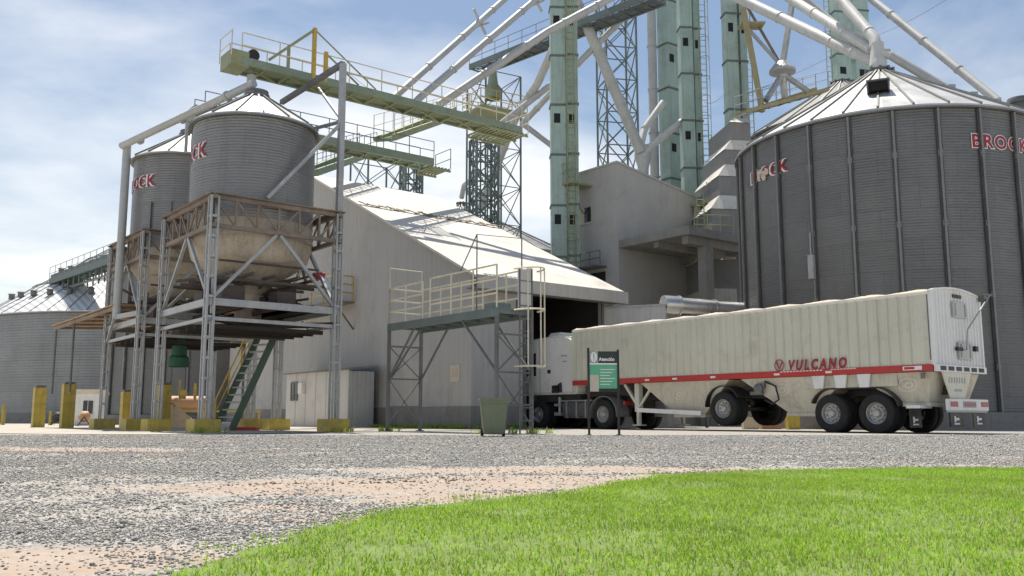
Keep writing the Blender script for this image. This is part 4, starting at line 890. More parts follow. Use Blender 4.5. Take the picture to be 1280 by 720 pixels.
for y in (1.0,2.3,3.6,6.1,7.5): m.bb((.85,y,1.05),(1.87,y+.1,1.25))
m.bb((.5,10.4,1.2),(2.2,13.6,1.6)); m.build('chassis',mt['chassis'],TR,smooth=False)
m=MB(TR,True); m.bb((.06,1.05,1.25),(.10,3.9,1.6)); m.build('side_valance',mt['creamd'],TR,smooth=False)
# wheels
def wheel_meshes(root,name):
    prof=[(.285,-.13),(.33,-.15),(.44,-.155),(.505,-.14),(.535,-.10),(.54,-.05),(.535,-.048),(.532,-.04),(.54,-.035),(.54,.035),(.532,.04),(.535,.048),(.54,.05),(.535,.10),(.505,.14),(.44,.155),(.33,.15),(.285,.13)]
    m=MB(root,True); m.lathe((0,0,0),prof,40,axis='X'); 
    if name=='dual': m.lathe((.33,0,0),prof,40,axis='X')
    for k in range(40):
        a=2*PI*k/40
    t=m.build('wheel',mt['rubber'],root)
    m=MB(root,True); m.lathe((0,0,0),[(.30,-.125),(.292,-.15),(.275,-.135),(.265,-.10),(.245,-.05),(.17,-.02),(.165,-.05),(.11,-.055),(.105,-.13),(.085,-.155),(.001,-.16)],32,axis='X')
    for k in range(10):
        a=2*PI*k/10; m.lathe((-.055,math.cos(a)*.135,math.sin(a)*.135),[(.017,0),(.017,-.03),(.001,-.03)],6,axis='X')
    r=m.build('rim',mt['rim'],t)
    m=MB(root,True)
    for k in range(10):
        a=2*PI*(k+.5)/10; m.lathe((-.032,math.cos(a)*.212,math.sin(a)*.212),[(.026,0),(.026,-.006),(.001,-.006)],10,axis='X')
    m.build('hand_hole',mt['dark'],t)
    return t
def put_wheel(proto,root,x,y,z,far):
    w=proto.copy(); col.objects.link(w); w.parent=root; w.location=(x,y,z); w.rotation_euler=(random.uniform(0,6),0,PI if far else 0)
    for c in list(proto.children):
        k=c.copy(); col.objects.link(k); k.parent=w
    return w
wp0=wheel_meshes(TR,'dual'); 
tyz=((1.68,.535),(3.05,.535),(6.84,.70))
first=True
for y,z in tyz:
    for x,far in((.17,False),(TW2-.17,True)):
        if first: wp0.location=(x,y,z); first=False
        else: put_wheel(wp0,TR,x,y,z,far)
    m=MB(TR,True); m.tube([(.3,y,z),(TW2-.3,y,z)],.075,10); m.bb((.95,y-.35,z+.1),(1.15,y+.35,z+.25)); m.build('axle',mt['chassis'],TR)
def guard(y0,y1,z,r,x0,x1,mat,root,a0=20,a1=160):
    m=MB(root,True); n=14; yc=(y0+y1)/2; st=(y1-y0)/2-r if y1-y0>2*r else 0
    P=[]
    for k in range(n+1):
        a=R(a0+(a1-a0)*k/n); yy=yc+math.cos(a)*r+(st if math.cos(a)>0 else -st); P.append((yy,z+math.sin(a)*r))
    for (ya,za),(yb,zb_) in zip(P,P[1:]):
        m.prism([(x0,ya,za),(x1,ya,za),(x1,yb,zb_),(x0,yb,zb_)],(0,(yc-(ya+yb)/2)*.03,-.03))
    return m.build('mudguard',mat,root)
for x0,x1 in((.0,.66),(TW2-.66,TW2)):
    guard(6.2,7.5,.72,.70,x0,x1,mt['black'],TR,5,150); guard(1.0,3.75,.56,.68,x0+.04,x1,mt['black'],TR,25,165)
for y in (3.38,2.68,1.97):
    m=MB(TR,True); m.prism([(-.02,y-.2,1.60),(-.02,y+.2,1.60),(-.02,y+.14,1.24),(-.02,y-.14,1.24)],(.05,0,0)); m.build('guard_bracket',mt['twhite'],TR,smooth=False)
m=MB(TR,True); m.bb((-.03,.42,.66),(.6,.80,.74)); m.build('flap_holder',mt['twhite'],TR,smooth=False)
for x in(.12,TW2-.32):
    m=MB(TR,True); m.bb((x,10.55,.62),(x+.2,10.75,1.6)); m.bb((x+.04,10.59,.18),(x+.16,10.71,.62)); m.bb((x-.05,10.45,.14),(x+.25,10.85,.18)); m.bar((x+.05,10.6,.75),(x+.05,9.9,1.55),.07); m.bar((x+.05,10.7,.9),(x+.05,11.25,1.58),.09); m.build('landing_leg',mt['cream'],TR,smooth=False)
for x in (.02,TW2-.08):
    m=MB(TR,True); m.bar((x+.03,10.55,.68),(x+.03,7.75,.56),.05,.14); m.build('side_guard',mt['twhite'],TR,smooth=False)
m=MB(TR,True); m.tube([(.05,5.25,1.5),(.02,4.85,1.35),(.02,4.75,.95),(.05,5.0,.82),(.1,5.3,.95)],.03,7); m.build('air_hose',mt['black'],TR)
m=MB(TR,True); m.lathe((.04,5.45,1.28),[(.16,.0),(.16,-.08),(.08,-.1),(.01,-.1)],10,axis='X'); m.bb((-.03,5.3,1.1),(.06,5.75,1.2)); m.bb((-.0,5.25,1.3),(.1,5.5,1.45)); m.build('valve_gear',mt['tank'],TR,smooth=False)
m=MB(TR,True); m.tube([(-.02,.06,1.9),(-.02,.06,ZT)],.018,6); m.bb((-.06,.25,1.42),(-.0,.34,1.58)); m.build('corner_latch',mt['tank'],TR,smooth=False)
# ================================================================= TRACTOR
ko=fr(TO,0,12.29); TK2=thing('truck_tractor','white cab truck nosing into the warehouse doorway ahead of the grain trailer','truck',(ko.x,ko.y,0),ANG)
m=MB(TK2,True); X0,X1=.10,2.62
side=[(1.45,1.30),(1.42,2.2),(1.43,3.10),(1.55,3.36),(1.85,3.50),(2.7,3.58),(4.3,3.50),(4.75,3.3),(5.05,2.4),(5.12,1.3)]
m.prism([(X0,y,z) for y,z in side],(X1-X0,0,0)); m.build('cab',mt['cab'],TK2,bevel=.09)
m=MB(TK2,True); m.bb((.45,2.75,3.50),(1.7,3.5,3.74)); m.build('roof_unit',mt['cab'],TK2,bevel=.08)
m=MB(TK2,True); m.bb((X0-.006,1.62,1.34),(X0+.01,1.64,3.4)); m.build('panel_seam',mt['tank'],TK2,smooth=False)
m=MB(TK2,True); m.bb((X0-.006,3.55,1.34),(X0+.01,3.57,3.48)); m.build('panel_seam',mt['tank'],TK2,smooth=False)
m=MB(TK2,True); m.bb((X0-.012,2.92,2.12),(X0+.004,3.10,2.26)); m.build('side_vent',mt['black'],TK2,smooth=False)
m=MB(TK2,True); m.bb((X0-.01,3.8,2.05),(X0+.01,4.75,2.95)); w=m.build('side_window',mt['glass'],TK2,smooth=False)
m=MB(TK2,True); m.bb((X0-.01,1.95,2.74),(X0+.004,2.3,2.79)); m.bb((X0-.01,1.98,2.52),(X0+.004,2.22,2.57)); m.build('side_badge',mt['sgrey'],TK2,smooth=False)
m=MB(TK2,True); m.tube([(X0-.03,2.3,1.38),(X0-.06,2.3,1.72),(X0-.06,2.42,1.60),(X0-.05,2.72,1.6),(X0-.03,2.74,1.36)],.06,8); m.bb((X0-.08,2.4,1.36),(X0-.01,2.65,1.58)); m.build('hose_bracket',mt['black'],TK2)
m=MB(TK2,True); m.bb((.16,4.0,.45),(2.56,5.05,1.3)); m.bb((.9,-.9,.78),(1.05,4.0,1.02)); m.bb((1.7,-.9,.78),(1.85,4.0,1.02)); m.bb((.9,-.9,.75),(1.85,-.8,1.05)); m.bb((.35,1.5,1.02),(2.4,3.999,1.30)); m.build('chassis',mt['chassis'],TK2,smooth=False)
m=MB(TK2,True); m.bb((.14,.70,.42),(.70,2.35,1.02)); t=m.build('fuel_tank',mt['tank'],TK2,bevel=.06)
m=MB(TK2,True)
for y in (1.0,1.5,2.05): m.bb((.125,y-.03,.40),(.72,y+.03,1.04))
m.build('tank_strap',mt['rim'],t,smooth=False)
m=MB(TK2,True); m.bb((.1,.62,1.03),(.78,2.4,1.07)); m.build('catwalk',mt['rim'],TK2,smooth=False)
m=MB(TK2,True); m.bb((.12,2.38,.5),(.5,2.75,.62)); m.bb((.12,2.38,.85),(.5,2.75,.95)); m.tube([(.2,2.5,.6),(.2,2.5,1.2)],.06,8); m.build('step',mt['rim'],TK2,smooth=False)
m=MB(TK2,True); m.bb((.6,-.45,1.04),(2.1,.5,1.16)); m.build('fifth_wheel',mt['chassis'],TK2,smooth=False,bevel=.02)
wt=put_wheel(wp0,TK2,.20,0,.535,False); put_wheel(wp0,TK2,TW2-.20,0,.535,True)
for x,far in((.30,False),(TW2-.30,True)):
    put_wheel(wp0,TK2,x,3.75,.535,far)
for x0,x1 in((.05,.70),(TW2-.70,TW2-.05)): guard(-.7,.7,.535,.66,x0,x1,mt['fender'],TK2,-5,185)
m=MB(TK2,True); m.bb((.2,-.98,.86),(.62,-.90,1.0)); m.build('tail_light',mt['tlight'],TK2,smooth=False)
m=MB(TK2,True); m.tube([(.6,1.30,1.1),(.75,.9,1.35),(.9,.4,1.4),(1.1,-.1,1.5)],.035,6); m.build('air_line',mt['lred'],TK2)
# small blocks behind the trailer
for px,Yq,s,mk,lb,gp_ in ((991,33.0,(.42,.42,.62),'yellow','yellow concrete block seen beneath the trailer',None),(938,33.5,(.55,.4,.45),'tarp','pale block lying under the trailer left of the brick coloured one',None),(963,33.8,(.7,.4,.40),'pink','brick coloured block lying under the trailer beside the pale one',None)):
    p=at(px,536,Yq); m=MB(None); m.box((p.x,p.y,s[2]/2-.01),s); single(m,'concrete_block',mt[mk],(p.x,p.y,0),lb,'block',bevel=.02)
# ================================================================= HEAD HOUSE WITH CANOPY
HO=(5.71,48.0); HH=thing('head_house','plain grey rendered elevator house with sloping parapet and concrete canopy','building',(HO[0],HO[1],0),ANG)
HW,HD,HZ0,HZ1=6.7,3.45,14.15,13.15
m=MB(HH,True); m.prism([(0,0,0),(HW,0,0),(HW,0,HZ1),(0,0,HZ0)],(0,HD,0)); m.build('wall',mt['grey_wall'],HH,smooth=False)
m=MB(HH,True); m.prism([(-.06,-.06,HZ0-.0),(HW+.06,-.06,HZ1-.02),(HW+.06,-.06,HZ1+.10),(-.06,-.06,HZ0+.12)],(0,HD+.12,0)); m.build('roof_edge',mt['grey_wall'],HH,smooth=False)
m=MB(HH,True); m.bb((-.03,2.1,11.25),(-.004,3.05,12.1)); w=m.build('window',mt['glass'],HH,smooth=False)
m=MB(HH,True); m.bb((-.05,2.6,11.25),(-.032,3.05,12.1)); m.bb((-.06,2.04,11.15),(-.033,3.11,11.245)); m.build('frame',mt['scream'],w,smooth=False)
m=MB(HH,True); m.bb((-.03,1.0,7.2),(-.004,3.2,8.3)); m.build('louvre_opening',mt['dark'],HH,smooth=False)
m=MB(HH,True); rail(m,[(-.5,.9,8.6),(-.5,3.3,8.6)],.8,.8,.03); m.bb((-.9,.9,8.5),(-.004,3.3,8.58)); m.build('balcony',mt['dsteel'],HH,smooth=False)
# canopy
m=MB(HH,True); m.bb((.05,-4.9,9.45),(5.6,-.004,9.86)); m.bb((.3,-4.6,9.05),(5.4,-4.2,9.448)); m.bb((4.9,-4.2,9.05),(5.3,-.01,9.448)); m.bb((.3,-2.6,9.15),(4.9,-2.3,9.448)); m.build('canopy',mt['conc'],HH,smooth=False)
m=MB(HH,True); m.bb((1.55,-4.65,0),(2.15,-4.15,9.05)); m.build('canopy_pillar',mt['conc'],HH,smooth=False)
m=MB(HH,True); m.bb((4.6,-4.65,0),(5.2,-4.15,9.05)); m.build('canopy_pillar',mt['conc'],HH,smooth=False)
m=MB(HH,True); m.tube([(6.3,-.35,0),(6.3,-.35,12.6)],.13,10); m.tube([(6.02,-.3,0),(6.02,-.3,12.6)],.06,8); m.build('drain_pipe',mt['white_wall'],HH)
for k,(x,y,z,ln) in enumerate(((-.2,3.0,13.6,0),(6.7,-.4,12.65,0))):
    m=MB(HH,True)
    if k==0: m.bb((-1.6,1.9,13.2),(-.07,3.3,13.3)); m.bar((-1.5,2.6,13.2),(-.07,2.6,11.8),.07); rail(m,[(-1.6,1.9,13.3),(-1.6,3.3,13.3)],1.1,.7,.025)
    else: m.bb((5.9,-1.3,12.55),(9.2,-.07,12.65)); m.bar((6.9,-.7,12.55),(6.9,-.07,11.1),.07); rail(m,[(5.9,-1.3,12.65),(9.2,-1.3,12.65)],1.1,1.1,.025)
    m.build('service_ledge',mt['lgreen'],HH,smooth=False)
# ================================================================= GREEN BUCKET ELEVATORS
def elevator(label,p,H,base,trunks,rz,ladder_x=None,seam=3.0,group='green bucket elevators',cage=True):
    T=thing('bucket_elevator',label,'grain elevator',(p[0],p[1],base),rz,group); h=H-base
    for (x,y,w,d) in trunks:
        m=MB(T,True); m.bb((x-w/2,y-d/2,0),(x+w/2,y+d/2,h)); tr=m.build('trunk',mt['mint'],T,smooth=False)
        n=int(h/seam)
        m=MB(T,True); m.bb((x-w/2-.05,y-d/2-.05,0),(x+w/2+.05,y+d/2+.05,.05)); m.bb((x-w/2-.05,y-d/2-.05,.07),(x+w/2+.05,y+d/2+.05,.12)); m.bb((x-w/2-.02,y-d/2-.02,.05),(x+w/2+.02,y+d/2+.02,.07)); fl=m.build('flange',mt['lattice'],tr,smooth=False)
        for k in range(n+1):
            z=.4+k*seam+(x%.7); q=fl
            if k: q=fl.copy(); col.objects.link(q); q.parent=tr
            q.location=(0,0,z)
        for k in range(1,n,2):
            z=.4+k*seam+1.9; m=MB(T,True); m.bb((x-w*.30,y-d/2-.02,z),(x+w*.12,y-d/2-.002,z+.55)); m.build('inspection_door',mt['dark'],tr,smooth=False)
    if ladder_x:
        lx,ly=ladder_x; m=MB(T,True); ladder(m,(lx,ly,0),(lx,ly,h),.42,(1,0,0),.03,.4); ld=m.build('ladder',mt['lgreen'],T)
        if cage:
            m=MB(T,True)
            for k in range(int(h/1.3)):
                z=1+k*1.3; m.tube([(lx+math.cos(a)*.36,ly-abs(math.sin(a))*.65,z) for a in [PI*j/6 for j in range(7)]],.022,4)
            for a in (.2,.5,.8): m.tube([(lx+math.cos(a*PI)*.36,ly-math.sin(a*PI)*.65,1),(lx+math.cos(a*PI)*.36,ly-math.sin(a*PI)*.65,h)],.018,4)
            m.build('ladder_cage',mt['lgreen'],ld)
    return T
p=at(698,250,49.5)
E1=elevator('green bucket elevator in front of the head house with a caged ladder on its right',(p.x,p.y),33,0,[(0,0,.84,.7),(.80,.05,.66,.62)],R(3),(.70,-.42),seam=2.9)
p=at(836.5,150,58.5)
E2=elevator('wide green bucket elevator rising behind the head house beside the grey pipe',(p.x,p.y),40,0,[(0,0,.95,.95)],R(34),None,seam=3.1)
p=at(859,150,55.8)
E3=elevator('green bucket elevator right behind the head house with a ladder on its right edge',(p.x,p.y),40,0,[(0,0,.80,.75),(.78,.25,.44,.6)],R(4),(1.02,-.42),seam=3.1)
p=at(914,100,52)
E4=elevator('green bucket elevator just left of the large silo beside the pipe junction',(p.x,p.y),36,0,[(0,0,.72,.7),(.78,.1,.42,.6)],R(8),(1.2,.2),seam=3.0,cage=False)
p=at(1050,60,66)
E5=elevator('pair of green elevator casings behind the peak of the large silo',(p.x,p.y),46,0,[(0,0,1.15,.9),(1.75,.2,1.25,.9)],R(10),(-.95,.0),seam=3.4,cage=False)
# grey riser pipe beside the wide elevator
p=at(817,150,58); m=MB(None); m.tube([(p.x,p.y,0),(p.x,p.y,42)],.30,14)
for k in range(14): m.tube([(p.x,p.y,1+3*k),(p.x,p.y,1.1+3*k)],.36,14)
single(m,'riser_pipe',mt['pipe'],(p.x,p.y,0),'vertical grey riser pipe left of the wide green elevator','pipe')
# ================================================================= LATTICE TOWERS
def lattice(label,p,w,H,pan,rz,group,leg=.14,br=.07,dense=False,base=0,mat='lattice'):
    T=thing('lattice_tower',label,'lattice tower',(p[0],p[1],base),rz,group); h=H-base
    cs=[(-w/2,-w/2),(w/2,-w/2),(w/2,w/2),(-w/2,w/2)]
    for x,y in cs:
        m=MB(T,True); m.bar((x,y,0),(x,y,h),leg); m.build('leg',mt[mat],T,smooth=False)
    n=max(1,round(h/pan))
    for i in range(4):
        a,bq=Vector((*cs[i],0)),Vector((*cs[(i+1)%4],0)); m=MB(T,True)
        for k in range(n):
            z0,z1=h*k/n,h*(k+1)/n; u=Vector((0,0,1))
            m.bar(a+u*z0,bq+u*z1,br); m.bar(bq+u*z0,a+u*z1,br); m.bar(a+u*z1,bq+u*z1,br)
            if dense: m.bar((a+bq)/2+u*z0,(a+bq)/2+u*z1,br)
        m.build('bracing',mt[mat],T,smooth=False)
    return T
p=at(771,110,68); LT1=lattice('tall cross braced lattice tower standing behind the head house',(p.x,p.y),2.45,34,2.55,R(12),'lattice towers',.13,.075)
p=at(605,215,52.5); LT2=lattice('dense lattice column under the right end of the upper conveyor bridge',(p.x,p.y),1.35,16.9,1.2,R(20),'lattice columns',.13,.075,True)
p=at(617,170,61); LT3=lattice('slim open lattice tower behind the dense lattice column',(p.x,p.y),2.75,23.9,2.6,R(30),'lattice towers',.10,.05)
p=at(514,220,56); LT4=lattice('dense lattice column under the right end of the lower conveyor bridge',(p.x,p.y),1.1,16.3,1.1,R(25),'lattice columns',.13,.075,True)
p=at(472,215,66); LT5=lattice('faint open lattice frame behind the lower conveyor bridge over the warehouse ridge',(p.x,p.y),3.0,19.5,2.6,R(35),'lattice towers',.11,.06)
# ================================================================= CONVEYOR BRIDGES
def bridge(T,o,L_,w,z,near_rail=True,th=.34,mats=('green','lgreen','ivory'),rail_h=.85,dz=0.,box=True,clad=False):
    """local frame of T: x runs along the bridge from its origin, y away"""
    def zz(x): return z+dz*x/L_
    for y,nm in ((.0,'near_beam'),(w,'far_beam')):
        m=MB(T,True); m.bar((0,y,zz(0)),(L_,y,zz(L_)),.12,th if y==0 else .2); m.build(nm,mt[mats[0]],T,smooth=False)
    m=MB(T,True); n=int(L_/.8)
    for k in range(n+1): x=L_*k/n; m.bar((x,.06,zz(x)-.1),(x,w-.06,zz(x)-.1),.06,.08)
    for k in range(0,n,2):
        x0=L_*k/n;x1=L_*min(k+2,n)/n; m.bar((x0,.06,zz(x0)-.12),(x1,w-.06,zz(x1)-.12),.05); 
    for q in (.3,.45,.6): m.bar((0,w*q,zz(0)-.03),(L_,w*q,zz(L_)-.03),.04)
    m.build('floor_frame',mt[mats[1]],T,smooth=False)
    m=MB(T,True)
    if clad: m.prism([(0,.05,z+.12),(L_,.05,z+dz+.12),(L_,w-.05,z+dz+.12),(0,w-.05,z+.12)],(0,0,.4))
    else: m.bar((.3,w*.78,zz(0)+.12),(L_-.3,w*.78,zz(L_)+.12),w*.26,.26)
    m.build('trough',mt[mats[0]],T,smooth=False)
    for y in ((-.03,w+.03) if near_rail else (w+.03,)):
        m=MB(T,True); rail(m,[(0,y,zz(0)+.1),(L_,y,zz(L_)+.1)],rail_h,1.25,.020,1); m.build('handrail',mt[mats[2]],T)
    if box:
        m=MB(T,True); m.bb((-.35,-.05,z-.2),(.25,w*.9,z+.32)); m.build('drive_box',mt['lgreen'],T,smooth=False)
        m=MB(T,True); m.tube([(.55,w*.3,z+.42),(.55,w*.8,z+.42)],.20,12); m.bb((.3,w*.3,z+.1),(.8,w*.8,z+.25)); m.build('drive_motor',mt['black'],T)
o1=(-8.83,28.25); BR1=thing('conveyor_bridge','upper green conveyor bridge with ivory rails and a pointed yellow frame above it','conveyor',(o1[0],o1[1],0),ANG,'green conveyor bridges')
BL=11.75; bridge(BR1,o1,BL,1.0,11.95,th=.26)
m=MB(BR1,True); rail(m,[(-.35,-.05,12.05),(-.35,1.0,12.05)],.85,1,.02,1); m.build('handrail',mt['ivory'],BR1)
# pointed king post frame
for x in (2.55,3.0):
    m=MB(BR1,True); m.bar((x,-.02,11.9),(x,-.02,13.75 if x<2.9 else 13.0),.12); m.build('king_post',mt['oyel'],BR1,smooth=False)
m=MB(BR1,True); m.bar((2.55,-.02,13.7),(.95,-.02,12.2),.09); m.build('tie_bar',mt['lgreen'],BR1,smooth=False)
m=MB(BR1,True); m.bar((2.55,-.02,13.7),(5.0,-.02,12.1),.04); m.bar((3.0,-.02,12.95),(4.3,-.02,12.1),.05); m.build('tie_bar',mt['lgreen'],BR1,smooth=False)
m=MB(BR1,True); m.bar((1.85,.5,11.8),(1.85,.5,13.1),.09); m.build('king_post',mt['lgreen'],BR1,smooth=False)
# trestles down to warehouse roof / tower
for x,(za,zb_) in ((2.8,(8.6,9.9)),(5.6,(6.3,9.2)),(8.4,(6.4,9.0))):
    pass
m=MB(BR1,True); m.tube([(.55,.45,11.7),(.55,.45,10.75)],.15,12); m.build('outlet_spout',mt['pipe'],BR1)
m=MB(BR1,True)
for k in range(10): x=BL-1.6+.2*k; m.bb((x,-.05,11.78),(x+.07,1.55,11.84))
for y in (-.05,.72,1.49): m.bb((BL-1.62,y,11.70),(BL+.3,y+.06,11.775))
m.build('end_landing',mt['lgreen'],BR1,smooth=False)
m=MB(BR1,True); rail(m,[(BL+.3,-.05,11.86),(BL+.3,1.55,11.86),(BL-1.6,1.55,11.86)],.85,.9,.02,1); m.build('handrail',mt['ivory'],BR1)
o2=(-11.75,33.37); BR2=thing('conveyor_bridge','lower darker green conveyor bridge passing behind the front bin','conveyor',(o2[0],o2[1],0),ANG,'green conveyor bridges')
BL2=10.45; bridge(BR2,o2,BL2,1.1,11.85,th=.34,mats=('green','green','lattice'))
m=MB(BR2,True); m.bb((-.3,.15,11.8),(1.1,1.0,12.25)); m.build('head_box',mt['dsteel'],BR2,smooth=False)
m=MB(BR2,True)
for k in range(6): x=BL2-.1+.18*k; m.bb((x,-.05,11.62),(x+.07,1.2,11.68))
for y in (-.05,1.14): m.bb((BL2-.12,y,11.52),(BL2+.92,y+.06,11.615))
m.build('end_landing',mt['lgreen'],BR2,smooth=False)
m=MB(BR2,True); rail(m,[(BL2+.9,-.05,11.68),(BL2+.9,1.2,11.68)],.95,.9,.02,1); m.build('handrail',mt['lattice'],BR2)
m=MB(BR2,True); m.tube([(.55,.45,11.8),(.55,.45,11.35)],.16,12); m.build('outlet_spout',mt['pipe'],BR2)
# cross conveyors going away from the bridges
def cross(label,pa,pb,w,clad=False,th=.3,mats=('green','lgreen','ivory'),group='sloping cross conveyors'):
    pa=Vector(pa);pb=Vector(pb); u=pb-pa; L_=math.hypot(u.x,u.y); T=thing('cross_conveyor',label,'conveyor',(pa.x,pa.y,0),math.atan2(u.y,u.x),group)
    bridge(T,None,L_,w,pa.z,dz=pb.z-pa.z,box=False,th=th,mats=mats,clad=clad,rail_h=1.0); return T
cross('long sloping conveyor gallery passing behind the left green elevator at the top of the picture',at(587,84,60),at(812,-6,49),1.5,False,.4,('lattice','dsteel','lattice'))
cross('pale green conveyor crossing between the two green bridges',at(492,172,38.5),at(585,140,50),.9,False,.28,('lgreen','green','ivory'))
cross('short green conveyor beneath the lower green bridge',at(395,216,38.0),at(470,190,47.5),.9,False,.3,('green','green','lattice'))
# service platform round the lattice tower
p=at(616,142,58.5); T=thing('service_platform','small railed platform round the open lattice tower under the pipes','platform',(p.x,p.y,p.z),R(30))
m=MB(T,True); m.bb((-1.6,-1.3,-.15),(1.9,1.3,0)); m.build('deck',mt['lgreen'],T,smooth=False)
m=MB(T,True); rail(m,[(-1.6,-1.3,0),(1.9,-1.3,0),(1.9,1.3,0),(-1.6,1.3,0),(-1.6,-1.3,0)],1.1,1.1,.03,1); m.build('handrail',mt['oyel'],T)
m=MB(T,True); m.lathe((0,0,0),[(.5,1.0),(.55,1.6),(.35,2.1),(.25,2.9)],14); m.build('distributor',mt['green'],T)
# gallery on the far left silo
pa,pb=at(62,352,70),at(146,322,60.); T=cross('dark conveyor gallery with fine rails above the far left silo',pa,pb,1.4,True,.45,('lattice','lattice','lattice'))
m=MB(T,True); L_=math.hypot(*(pb-pa).xy)
for k in range(12):
    x=.3+k*L_/12; z=pa.z+(pb.z-pa.z)*x/L_; m.bar((x,.2,z-.1),(x,.2,z-.9),.09); m.bar((x,1.2,z-.1),(x,1.2,z-.9),.09)
m.bar((0,.2,pa.z-.9),(L_,.2,pb.z-.9),.1); m.build('hanging_frame',mt['lattice'],T,smooth=False)
m=MB(T,True); m.bar((.4,.2,pa.z),(.4,.2,pa.z-2.6),.14); m.bar((.4,1.2,pa.z),(.4,1.2,pa.z-2.6),.14); m.bar((1.6,.2,pa.z-.6),(1.6,.2,pa.z-2.2),.14); m.build('support_leg',mt['lattice'],T,smooth=False)
# ================================================================= SPOUT PIPES
def pipe(label,pts,r,mat='pipe',group=None,fl=0,name='spout_pipe',cross_at=()):
    P=[at(*q) if len(q)==3 and q[1]<900 and abs(q[0])>30 else Vector(q) for q in pts]
    a=P[-1]; m=MB(None); m.tube(P,r,12)
    if fl:
        for k in range(1,fl+1):
            q=k/(fl+1); i=min(int(q*(len(P)-1)),len(P)-2); t=q*(len(P)-1)-i; c=P[i]+(P[i+1]-P[i])*t; u=(P[i+1]-P[i]).normalized(); m.tube([c-u*.05,c+u*.05],r+.035,12)
    for q in cross_at:
        c=P[0]+(P[1]-P[0])*q; u=(P[1]-P[0]).normalized(); s=u.cross(Vector((0,0,1))).normalized(); w=u.cross(s)
        m.bar(c-w*.7,c+w*.7,.10); m.bar(c-s*.5+w*.2,c+s*.5+w*.2,.08)
    return single(m,name,mt[mat],a,label,'pipe',group)
G='spout pipes fanning down from the elevator heads'
pipe('leftmost spout pipe slanting down to the upper conveyor bridge',[(650,-18,46),(490,124,38.5)],.16,'pipe',G,3,cross_at=(.36,))
pipe('second spout pipe slanting down to the upper conveyor bridge with a cross bracket',[(690,-18,46),(518,128,39.5)],.17,'pipe',G,3,cross_at=(.14,))
pipe('long spout pipe crossing low in front of the conveyor gallery',[(785,-14,46),(684,40,44),(548,131,42)],.20,'pipe',G,4)
pipe('spout pipe passing behind the left green elevator toward the pipe fork',[(812,-10,53),(722,80,54),(622,158,55)],.20,'pipe',G,3)
pipe('steep spout pipe left of the left green elevator curving down past the platform',[(694,55,52),(672,104,54),(645,146,56),(622,205,57.5),(600,262,58)],.26,'pipe',G,2)
pipe('short spout pipe meeting the fork from the left green elevator',[(690,115,52),(653,155,55)],.19,'pipe',G,1)
pipe('short spout pipe dropping from the fork behind the left green elevator',[(655,156,54),(692,184,54.5)],.17,'pipe',G,0)
pipe('thin pipe elbow standing on the small distant silo',[(600,215,72),(580,232,75),(577,247,76)],.22,'pipe',G,0)
pipe('heavy spout pipe slanting down right to the pipe junction above the head house',[(714,-14,53),(757,86,54),(801,190,55)],.34,'pipe',G,4)
pipe('white branch pipe from the wide green elevator to the pipe junction',[(829,128,56.2),(806,160,55.5),(800,186,55)],.22,'whitepipe',G,1)
pipe('white branch pipe from the right green elevator to the pipe junction',[(852,152,55.9),(812,184,55.2),(803,196,55)],.22,'whitepipe',G,1)
pj=at(804,200,55.4); m=MB(None); m.lathe(pj,[(.02,.95),(.5,.9),(.55,.2),(.34,-.5),(.30,-2.0)],16); single(m,'pipe_junction',mt['pipe'],pj,'stubby grey junction where pipes meet above the head house roof','pipe junction')
G2='spout pipes feeding the large silo'
pk=Vector((SX,SY,SA+.15))
pipe('lower pale spout pipe running down to the peak of the large silo',[(916,-6,46),(1040,53,41),(1099,79,38)],.27,'whitepipe',G2,3)
pipe('middle white spout pipe running down to the peak of the large silo',[(975,-10,45),(1040,31,41),(1090,62,38.2)],.24,'whitepipe',G2,2)
pipe('steep white spout pipe ending in an elbow over the peak of the large silo',[(1034,-20,41),(1082,36,38.5),(1093,48,37.9),(1096,62,37.7),(1094,84,37.6)],.25,'whitepipe',G2,2)
pj=Vector((SX+.0,SY,SA+.2)); m=MB(None); m.lathe(pj,[(.34,-.1),(.34,.35),(.26,.5),(.26,1.2),(.02,1.25)],18); m.tube([pj+Vector((.05,-.1,.75)),pj+Vector((.42,-.15,.55))],.16,12); single(m,'inlet_spout',mt['whitepipe'],pj,'white inlet spout standing on the peak of the large silo','pipe')
pipe('grey green pipe passing behind the peak of the large silo and down its far roof',[(996,-8,50),(1066,50,48.5),(1108,66,47.5),(1192,116,46)],.24,'pipe',G2,2)
pipe('grey pipe from the upper right slanting down onto the right of the large silo roof',[(1076,-12,44),(1247,126,37.2)],.19,'pipe',G2,3)
# beams and node left of the large silo
nd=at(978,88,50); T=thing('pipe_node','cone shaped pipe node on splayed legs above the yellow walkway','pipe junction',nd)
m=MB(T); m.lathe(nd,[(.02,.55),(.35,.5),(.75,.0),(.75,-.15),(.3,-.3),(.25,-.45)],16); m.build('cone',mt['steel'],T)
for q,mk,w in (((957,126,49.5),'steel',.3),((981,122,50.5),'whitepipe',.36),((1010,114,50.2),'steel',.3)):
    m=MB(T); m.tube([nd+Vector((0,0,-.2)),at(*q)],w*.55,10); m.build('leg',mt[mk],T)
for q,mk,w in (((928,-2,51),'rsteel',.34),((930,30,50.5),'steel',.24),((992,-8,50.5),'steel',.36)):
    m=MB(T); m.bar(nd+Vector((0,0,.2)),at(*q),w,.16); m.build('feed_beam',mt[mk],T,smooth=False)
m=MB(T); m.bar(at(929,10,49.5),at(953,140,49.2),.24); m.build('feed_beam',mt['khaki'],T,smooth=False)
m=MB(T); m.box(at(939,32,50.3),(1.4,1.0,.1)); m.build('node_deck',mt['khaki'],T,smooth=False)
wa,wb=at(934,139,48),at(1036,111,51.5)
